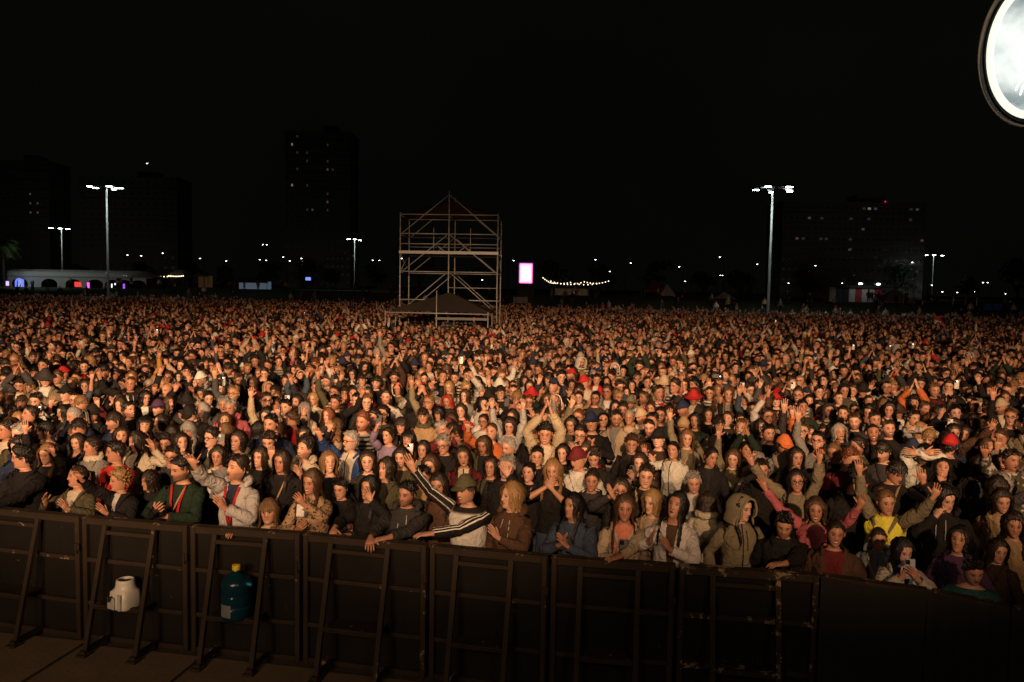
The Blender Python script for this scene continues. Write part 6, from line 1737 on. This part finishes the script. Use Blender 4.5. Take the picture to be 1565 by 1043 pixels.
PM = []
for o in protos:
    PM.append({k: piece_mesh('person' if k == 'body' else k, V, F, at if k in ('body', 'top', 'hood', 'collar') else None, [PMATS[k]]) for k, (V, F, at) in o['_pieces'].items()})
grid.sort(key=lambda p: p[1])
def px_gap(x, y, ps):
    u, v = proj((x, y-.1, 1.58)); dd = math.hypot(x, y)
    for (a, b, q) in ps:
        if abs(u-a) < 88/dd and abs(v-b) < 112/dd: return True
    return False
PXS = [(o['px'], o['py'], 0) for o in PEOPLE]
TAKEN = list(SPOTS)
from_rest = []
for (x, y) in grid:
    if len(PEOPLE)+len(from_rest) >= N_IND: break
    u, v = proj((x, y, 1.6))
    if not (-25 < u < 1590): continue
    if y < bar_y(x)+1.0: continue
    if near_any(x, y, .37, TAKEN): continue
    if px_gap(x, y, PXS): continue                     # would hide a face the photograph shows
    TAKEN.append((x, y)); from_rest.append((x, y)); PXS.append((u, v, 0))
for (x, y) in from_rest:
    k = R_.randrange(len(protos)); p = protos[k]
    o = dict(p); o['xy'] = np.array([x, y]); o['scale'] = R_.uniform(.95, 1.05)*(.95 if p['sex'] == 'f' else 1.0)
    o['col'] = wchoice(R_, RNDTOP); o['hc'] = wchoice(R_, [('k', 3), ('d', 5), ('b', 2), ('l', .8), ('y', .9), ('g', .7), ('r', .2)])
    if o['top'] in ('jkt', 'card') and R_.random() < .6: o['open'] = R_.uniform(.03, .08); o['inner'] = R_.choice(['white', 'grey', 'black', 'cream'])
    elif R_.random() < .15: o['pat'] = R_.choice([1, 6, 4, 5]); o['inner'] = R_.choice(['white', 'charcoal', 'grey'])
    if o.get('hat'): o['hatcol'] = R_.choice(['black', 'charcoal', 'navy', 'olive', 'maroon', 'beige'])
    o['beard'] = R_.choice([0, 0, 0, .6, .85]) if o['sex'] == 'm' else 0; o['mouth'] = R_.choice([0, 0, .6, .9]); o['eyes'] = R_.choice([1, 1, .6, 0])
    colors(o, R_)
    o['hold'] = p['_hold']; o['rz'] = facing(x, y)*.8+R_.uniform(-.3, .25)
    spawn(o, PM[k], o['rz']); PEOPLE.append(o)

# ---- phones and cameras held in the hands: things of their own
M_PHONE = plain_attr_mat('phone_case', 'case', .35, .5, .0, 30)
M_LENS = mat('camera_glass', (.01, .01, .012), .1, 0, 0)
M_SCREEN = emis('phone_screen_glow', (.7, .82, 1.0), 1.6)
M_LED = emis('phone_flash', (1, .97, .9), 14)
def phone_meshes():
    b = MB(); b.box((0, 0, 0), (.078, .010, .160), bev=.006); me = b.mesh('phone', M_PHONE)
    s = MB(); s.box((0, .0062, 0), (.070, .002, .150)); ms = s.mesh('screen', M_SCREEN)
    l = MB(); l.box((-.018, -.0068, .052), (.034, .005, .036), bev=.004)
    for dx, dz in ((-.008, .008), (.008, .008), (-.008, -.009)): l.tube([(-.018+dx, -.008, .052+dz), (-.018+dx, -.0115, .052+dz)], .0065, 8)
    ml = l.mesh('camera_bump', M_LENS)
    f = MB(); f.box((.004, -.0068, .058), (.012, .003, .012)); mf = f.mesh('flash_light', M_LED)
    return me, ms, ml, mf
PHM = phone_meshes()
def phone_for(o, col, lit=False):
    pl = [(s, n) for s, n in ((-1, o['poseL']), (1, o['poseR'])) if n.startswith('phone')]
    if not pl:
        pl = [(s, n) for s, n in ((-1, o['poseL']), (1, o['poseR'])) if n in ('clapt', 'up')]
    if not pl: return None
    pts = [o['hold'][s][0]+o['hold'][s][1]*.085+o['hold'][s][2]*.028 for s, _ in pl]
    c = np.mean(pts, 0)
    if len(pl) == 1: c = c+np.array([0, -.012, .02])
    c = c+np.array([0, 0, .03])
    mw = Matrix.Translation(o['root'].location)@Matrix.Rotation(o['rz'], 4, 'Z')@Matrix.Scale(o['scale'], 4)
    wv = mw@Vector([float(a) for a in c])
    ph = bpy.data.objects.new('phone', PHM[0]); link(ph); ph['case'] = CL[col]
    land = o['seed'] % 5 == 0 and len(pl) == 2
    ph.matrix_world = Matrix.Translation(wv)@Matrix.Rotation(o['rz'], 4, 'Z')@Matrix.Rotation(rad(-12), 4, 'X')@(Matrix.Rotation(rad(90), 4, 'Y') if land else Matrix.Identity(4))
    for nm, me in (('screen', PHM[1]), ('camera_bump', PHM[2]))+((('flash_light', PHM[3]),) if lit else ()):
        c_ = bpy.data.objects.new(nm, me); link(c_, ph)
    o['phone_obj'] = ph
    return ph
for o in PEOPLE:
    hp_ = 'phone' in o or any(n.startswith('phone') for n in (o['poseL'], o['poseR']))
    if hp_ and not o.get('cam'):
        c = o.get('phone', R_.choice(['black', 'white', 'black', 'charcoal', 'dgrey', 'grey']))
        lit = c == 'lit'; c = 'white' if lit else c
        o['phonecol'] = c; o['phonelit'] = lit
        phone_for(o, c, lit)
    if o.get('cam'):
        pts = [o['hold'][s][0]+o['hold'][s][1]*.08 for s in (-1, 1)]; c = np.mean(pts, 0)
        mw = Matrix.Translation(o['root'].location)@Matrix.Rotation(o['rz'], 4, 'Z')@Matrix.Scale(o['scale'], 4)
        e = empty('camera', mw@Vector([float(a) for a in c]), o['rz']); tag(e, 'black photo camera held low by the person wearing the red lanyard', 'camera')
        b = MB(); b.box((0, 0, 0), (.135, .06, .095), bev=.012); b.box((0, 0, .06), (.05, .05, .035), bev=.01); b.build('camera_body', M_LENS, e)
        b = MB(); b.lathe([(.036, 0), (.038, .05), (.034, .055), (.034, .09)], 14, (0, -.03, 0), R=[[1, 0, 0], [0, 0, -1], [0, 1, 0]]); b.build('lens', M_LENS, e)

# ---- labels: clothing, pose, what is held, and whom they stand beside
ANCH = [o for o in PEOPLE if 'an' in o]
LAND = {}
used_labels = {}
def posewords(o):
    L, Rr = o['poseL'], o['poseR']
    if L == Rr: return PHRASE[L]
    for p in (L, Rr):
        if p.startswith('phone') or p == 'camera': return PHRASE[p]
    if o.get('cam'): return 'holding a camera'
    up = [(n, q) for n, q in (('left', L), ('right', Rr)) if q not in ('down',)]
    one = {'up': 'one arm straight up', 'upw': 'one arm flung up', 'upf': 'one arm reaching forward', 'wave': 'one palm lifted', 'clap': 'one hand at the chest', 'clapo': 'one hand at the chest', 'claph': 'one hand before the face', 'clapt': 'one hand overhead',
           'rail': 'one hand on the rail', 'fold': 'one forearm on the rail', 'reach': 'one arm along the rail', 'face': 'one hand over the face', 'chin': 'fist under the chin', 'ear': 'one hand at the ear', 'mouth': 'one hand at the mouth'}
    return one.get(up[0][1] if len(up) == 1 else (L if L not in ('rail', 'down') else Rr), 'arms busy')
def look(o, full=True):
    inn = ''
    if o['par'][0] >= .03 and o['par'][1] != 8: inn = ' over ' + cname(o.get('inner', 'white'))
    pt = {1: 'striped ', 2: 'leopard-print ', 3: 'three-striped white and ', 4: 'mottled ', 5: 'checked ', 6: 'printed ', 7: 'zipped ', 8: 'yellow vest over '}.get(int(o['par'][1]), '')
    s = pt+cname(o['col'])+' '+TNAME[o['top']]+inn
    ex = []
    if o.get('hat'): ex.append(cname(o.get('hatcol', 'black'))+' '+HNAME[o['hat']])
    if o.get('hoodup'): ex.append('hood up')
    if o.get('glasses'): ex.append('glasses')
    if o.get('scarf'): ex.append(cname(o['scarf'])+' scarf')
    if o.get('lanyard'): ex.append('red lanyard')
    if o.get('strap'): ex.append('bag strap')
    return s, ex
def relation(o, taken, base):
    c = []
    for a in ANCH:
        if a is o: continue
        dx, dy = o['xy']-a['xy']; dist = math.hypot(dx, dy*.8)
        c.append((dist, a, dx, dy))
    c.sort(key=lambda t: t[0])
    an_ok = lambda a: a['an'].replace('_', ' ')
    for dist, a, dx, dy in c[:14]:
        nm = an_ok(a)
        if dist < .95: rels = ['beside '+nm] if abs(dx) > abs(dy) else (['just behind '+nm] if dy > 0 else ['just in front of '+nm])
        elif abs(dx) > 1.6*abs(dy): rels = [('to the right of ' if dx > 0 else 'to the left of ')+nm]
        elif dy > 0: rels = [('behind and right of ' if dx > .3 else 'behind and left of ' if dx < -.3 else 'straight behind ')+nm]
        else: rels = [('in front and right of ' if dx > .3 else 'in front and left of ' if dx < -.3 else 'straight in front of ')+nm]
        if dist > 3.2: rels = ['well '+rels[0] if rels[0].startswith('behind') else 'farther '+rels[0]]
        for r in rels:
            lb = base+', '+r
            if lb.lower() not in taken and len(lb.split()) <= 16: return lb
    return None
for o in PEOPLE:
    s, ex = look(o); pw = posewords(o)
    if 'phonecol' in o: pw = pw.replace('a phone', ('an ' if o['phonecol'][0] in 'aeiou' else 'a ')+('glowing ' if o['phonelit'] else '')+cname(o['phonecol'])+' phone')
    cands = []
    who = 'child' if o['sex'] == 'c' else 'person'
    at_rail = ' at the barrier' if 'fr' in o else ''
    e = (' with '+' and '.join(ex[:2])) if ex else ''
    bases = [f'{who} in {s}{e}, {pw}', f'{who} in {s}, {pw}', f'{who} in {s}']
    if 'an' in o or 'fr' in o:
        b = f'{who} in {s}{e}, {pw}{at_rail}'
        if len(b.split()) <= 16 and b.lower() not in used_labels: cands.append(b)
    lb = cands[0] if cands else None
    if lb is None:
        for b in bases:
            lb = relation(o, used_labels, b)
            if lb: break
    if lb is None: lb = bases[0]
    if lb.lower() in used_labels: print('DUP', lb)
    used_labels[lb.lower()] = 1
    tag(o['root'], lb, 'person', 'people watching the concert' if 'fr' not in o else 'people leaning along the barrier')
    if 'phone_obj' in o:
        pl = f"{cname(o['phonecol'])} phone"+(' with its light on' if o['phonelit'] else '')
        rel = lb.split(', ')[-1] if ', ' in lb and lb.split(', ')[-1] != pw else ''
        rel = '' if rel.startswith(pw) else rel
        opts = [f"{pl} held by the {who} in {s}"+(f", {rel}" if rel else ''), f"{pl} held by the {who} in {cname(o['col'])}"+(f", {rel}" if rel else ''), f"{pl} held up, {rel}"]
        lab = next(t for t in opts if len(t.split()) <= 16)
        tag(o['phone_obj'], lab, 'phone', 'phones held up in the crowd')

# ---- everyone farther back reads as one mass
def join_pieces(pcs):
    Vs, Fs, mi, hc, cc = [], [], [], [], []; n = 0
    mats_ = [M_SKIN, M_CLOTH, M_HAIR, M_TROUS, M_HAT, M_FRAME]
    slot = {'body': 0, 'top': 1, 'hood': 1, 'hair': 2, 'trousers': 3, 'cap': 4, 'hat': 4, 'scarf': 4, 'lanyard': 4, 'glasses': 5, 'collar': 1, 'bag_strap': 4, 'drawstring': 4, 'wristband': 4}
    for k, (V, F, at) in pcs.items():
        V = np.asarray(V); Vs.append(V); Fs += [tuple(i+n for i in f) for f in F]; mi += [slot[k]]*len(F); n += len(V)
        hc.append(at if k == 'body' else np.full((len(V), 3), .5)); cc.append(at if k in ('top', 'hood', 'collar') else np.zeros((len(V), 3)))
    me = bpy.data.meshes.new('body_form'); me.from_pydata(np.concatenate(Vs).tolist(), [], Fs)
    me.polygons.foreach_set('use_smooth', [True]*len(Fs)); me.polygons.foreach_set('material_index', mi)
    for nm, arr in (('hc', hc), ('cc', cc)):
        a = me.attributes.new(nm, 'FLOAT_VECTOR', 'POINT'); a.data.foreach_set('vector', np.concatenate(arr).astype(np.float32).ravel())
    for mt in mats_: me.materials.append(mt)
    me.update(); return me
pc = bpy.data.collections.new('crowd_forms')
for i, o in enumerate(protos):
    ob = bpy.data.objects.new('body_form.%03d' % i, join_pieces(o['_pieces'])); pc.objects.link(ob)

SCAF = (at_y(685, 470, 42)[0], 43.2)
pts = []; yy = min(p[1] for p in from_rest) if from_rest else 10
y = 9.2
while y < 106:
    sp = .46 if y < 34 else (.54 if y < 50 else (.68 if y < 70 else .9))
    n = int(2*(.665*y+1.2)/sp)
    for k in range(n):
        x = -(.665*y+1.2)+(k+.5)*sp+R_.uniform(-.46, .46)*sp; yq = y+R_.uniform(-.5, .5)*sp
        if yq > edge_y(x, yq)+R_.uniform(-7, 3): continue
        if y > 55 and R_.random() < (y-55)/110: continue
        if abs(x-SCAF[0]) < 3.3 and 37.2 < yq < 46.2: continue
        if yq < 26 and (near_any(x, yq, .38, TAKEN) if yq < 24 else False): continue
        if yq < 24 and px_gap(x, yq, PXS): continue
        if yq < bar_y(x)+1.1: continue
        pts.append((x, yq))
    y += sp
for _ in range(900):        # stragglers and strollers on the grass bank behind the crowd
    yq = R_.uniform(72, 150); x = R_.uniform(-.68, .68)*yq; over = yq-edge_y(x, yq)
    if over > -4 and R_.random() < math.exp(-max(0, over)/11.): pts.append((x, yq))
n = len(pts)
me = bpy.data.meshes.new('crowd'); me.vertices.add(n)
me.vertices.foreach_set('co', np.array([(x, y, terrain(x, y)) for x, y in pts], np.float32).ravel())
def setattr_(nm, typ, arr, key):
    a = me.attributes.new(nm, typ, 'POINT'); a.data.foreach_set(key, np.asarray(arr, np.float32 if typ != 'INT' else np.int32).ravel())
rngs = R_
idx = []
for i in range(n):
    idx.append(rngs.randrange(len(protos)))
setattr_('idx', 'INT', idx, 'value')
setattr_('rotz', 'FLOAT', [facing(x, y)*.85+rngs.uniform(-.35, .3) for x, y in pts], 'value')
setattr_('scl', 'FLOAT', [rngs.gauss(1.0, .045)*(.95 if protos[k]['sex'] == 'f' else 1.0) for k in idx], 'value')
tops = [CL[wchoice(rngs, RNDTOP)] for _ in range(n)]
setattr_('top', 'FLOAT_VECTOR', [tuple(v*k_ for v in c) for c, k_ in ((c, rngs.uniform(.75, 1.2)) for c in tops)], 'vector')
setattr_('inner', 'FLOAT_VECTOR', [CL[rngs.choice(['white', 'grey', 'black', 'cream', 'beige'])] for _ in range(n)], 'vector')
setattr_('skin', 'FLOAT_VECTOR', [rngs.choice(SKINS) for _ in range(n)], 'vector')
setattr_('hairc', 'FLOAT_VECTOR', [HC[wchoice(rngs, [('k', 3), ('d', 5), ('b', 2), ('l', .8), ('y', .9), ('g', .8), ('r', .2)])] for _ in range(n)], 'vector')
setattr_('trou', 'FLOAT_VECTOR', [CL[rngs.choice(['black', 'navy', 'denim'])] for _ in range(n)], 'vector')
setattr_('hatc', 'FLOAT_VECTOR', [CL[rngs.choice(['black', 'charcoal', 'navy', 'red', 'beige', 'white'])] for _ in range(n)], 'vector')
setattr_('par', 'FLOAT_VECTOR', [(rngs.choice([0, 0, .05, .07]) if protos[k]['top'] in ('jkt', 'card') else 0, rngs.choice([0, 0, 0, 0, 0, 1, 4, 6]), 0) for k in idx], 'vector')
setattr_('face', 'FLOAT_VECTOR', [(rngs.choice([0, 0, .7]) if protos[k]['sex'] == 'm' else 0, rngs.choice([1, .7, 0]), rngs.choice([0, 0, .6, .9])) for k in idx], 'vector')
crowd = bpy.data.objects.new('crowd', me); link(crowd); tag(crowd, 'dense concert crowd filling the square back to the far lamps', 'crowd', None, 'stuff')
ngp = bpy.data.node_groups.new('crowd_scatter', 'GeometryNodeTree')
ngp.interface.new_socket('Geometry', in_out='INPUT', socket_type='NodeSocketGeometry'); ngp.interface.new_socket('Geometry', in_out='OUTPUT', socket_type='NodeSocketGeometry')
N = ngp.nodes; Lk = ngp.links
gi = N.new('NodeGroupInput'); go_ = N.new('NodeGroupOutput'); iop = N.new('GeometryNodeInstanceOnPoints'); ci = N.new('GeometryNodeCollectionInfo')
ci.inputs['Collection'].default_value = pc; ci.inputs['Separate Children'].default_value = True; ci.inputs['Reset Children'].default_value = True
def named(nm, typ):
    a = N.new('GeometryNodeInputNamedAttribute'); a.data_type = typ; a.inputs['Name'].default_value = nm
    return a.outputs['Attribute']
cx = N.new('ShaderNodeCombineXYZ'); Lk.new(named('rotz', 'FLOAT'), cx.inputs[2])
Lk.new(gi.outputs[0], iop.inputs['Points']); Lk.new(ci.outputs[0], iop.inputs['Instance']); iop.inputs['Pick Instance'].default_value = True
Lk.new(named('idx', 'INT'), iop.inputs['Instance Index']); Lk.new(cx.outputs[0], iop.inputs['Rotation']); Lk.new(named('scl', 'FLOAT'), iop.inputs['Scale'])
Lk.new(iop.outputs[0], go_.inputs[0])
md = crowd.modifiers.new('scatter', 'NODES'); md.node_group = ngp

# phone lights glinting deep in the crowd
for k, (px, py, wh) in enumerate(((240, 507, 'far left of the scaffold tower'), (705, 551, 'just below the scaffold tower'), (1096, 575, 'below the tall right mast, showing wide'), (1304, 531, 'below the lit kiosk, left one'), (1360, 532, 'below the grey marquee'), (1395, 529, 'below the goal frames'), (341, 583, 'left of centre above the cream hoodie'), (1462, 588, 'far right above the red cap'), (465, 480, 'far back between slim mast and scaffold'), (1185, 492, 'far back under the tall right mast'))):
    P = at_z(px, py, 1.86); ph = bpy.data.objects.new('phone', PHM[0]); link(ph); ph['case'] = CL['white' if k % 2 else 'charcoal']
    ph.location = [float(v) for v in P]; ph.rotation_euler = (rad(-8), rad(90) if k == 2 else 0, facing(P[0], P[1])); tag(ph, 'lit phone held up deep in the crowd, '+wh, 'phone', 'phones held up in the crowd')
    for nm, me_ in (('screen', PHM[1]), ('camera_bump', PHM[2]), ('flash_light', PHM[3])): c_ = bpy.data.objects.new(nm, me_); link(c_, ph)
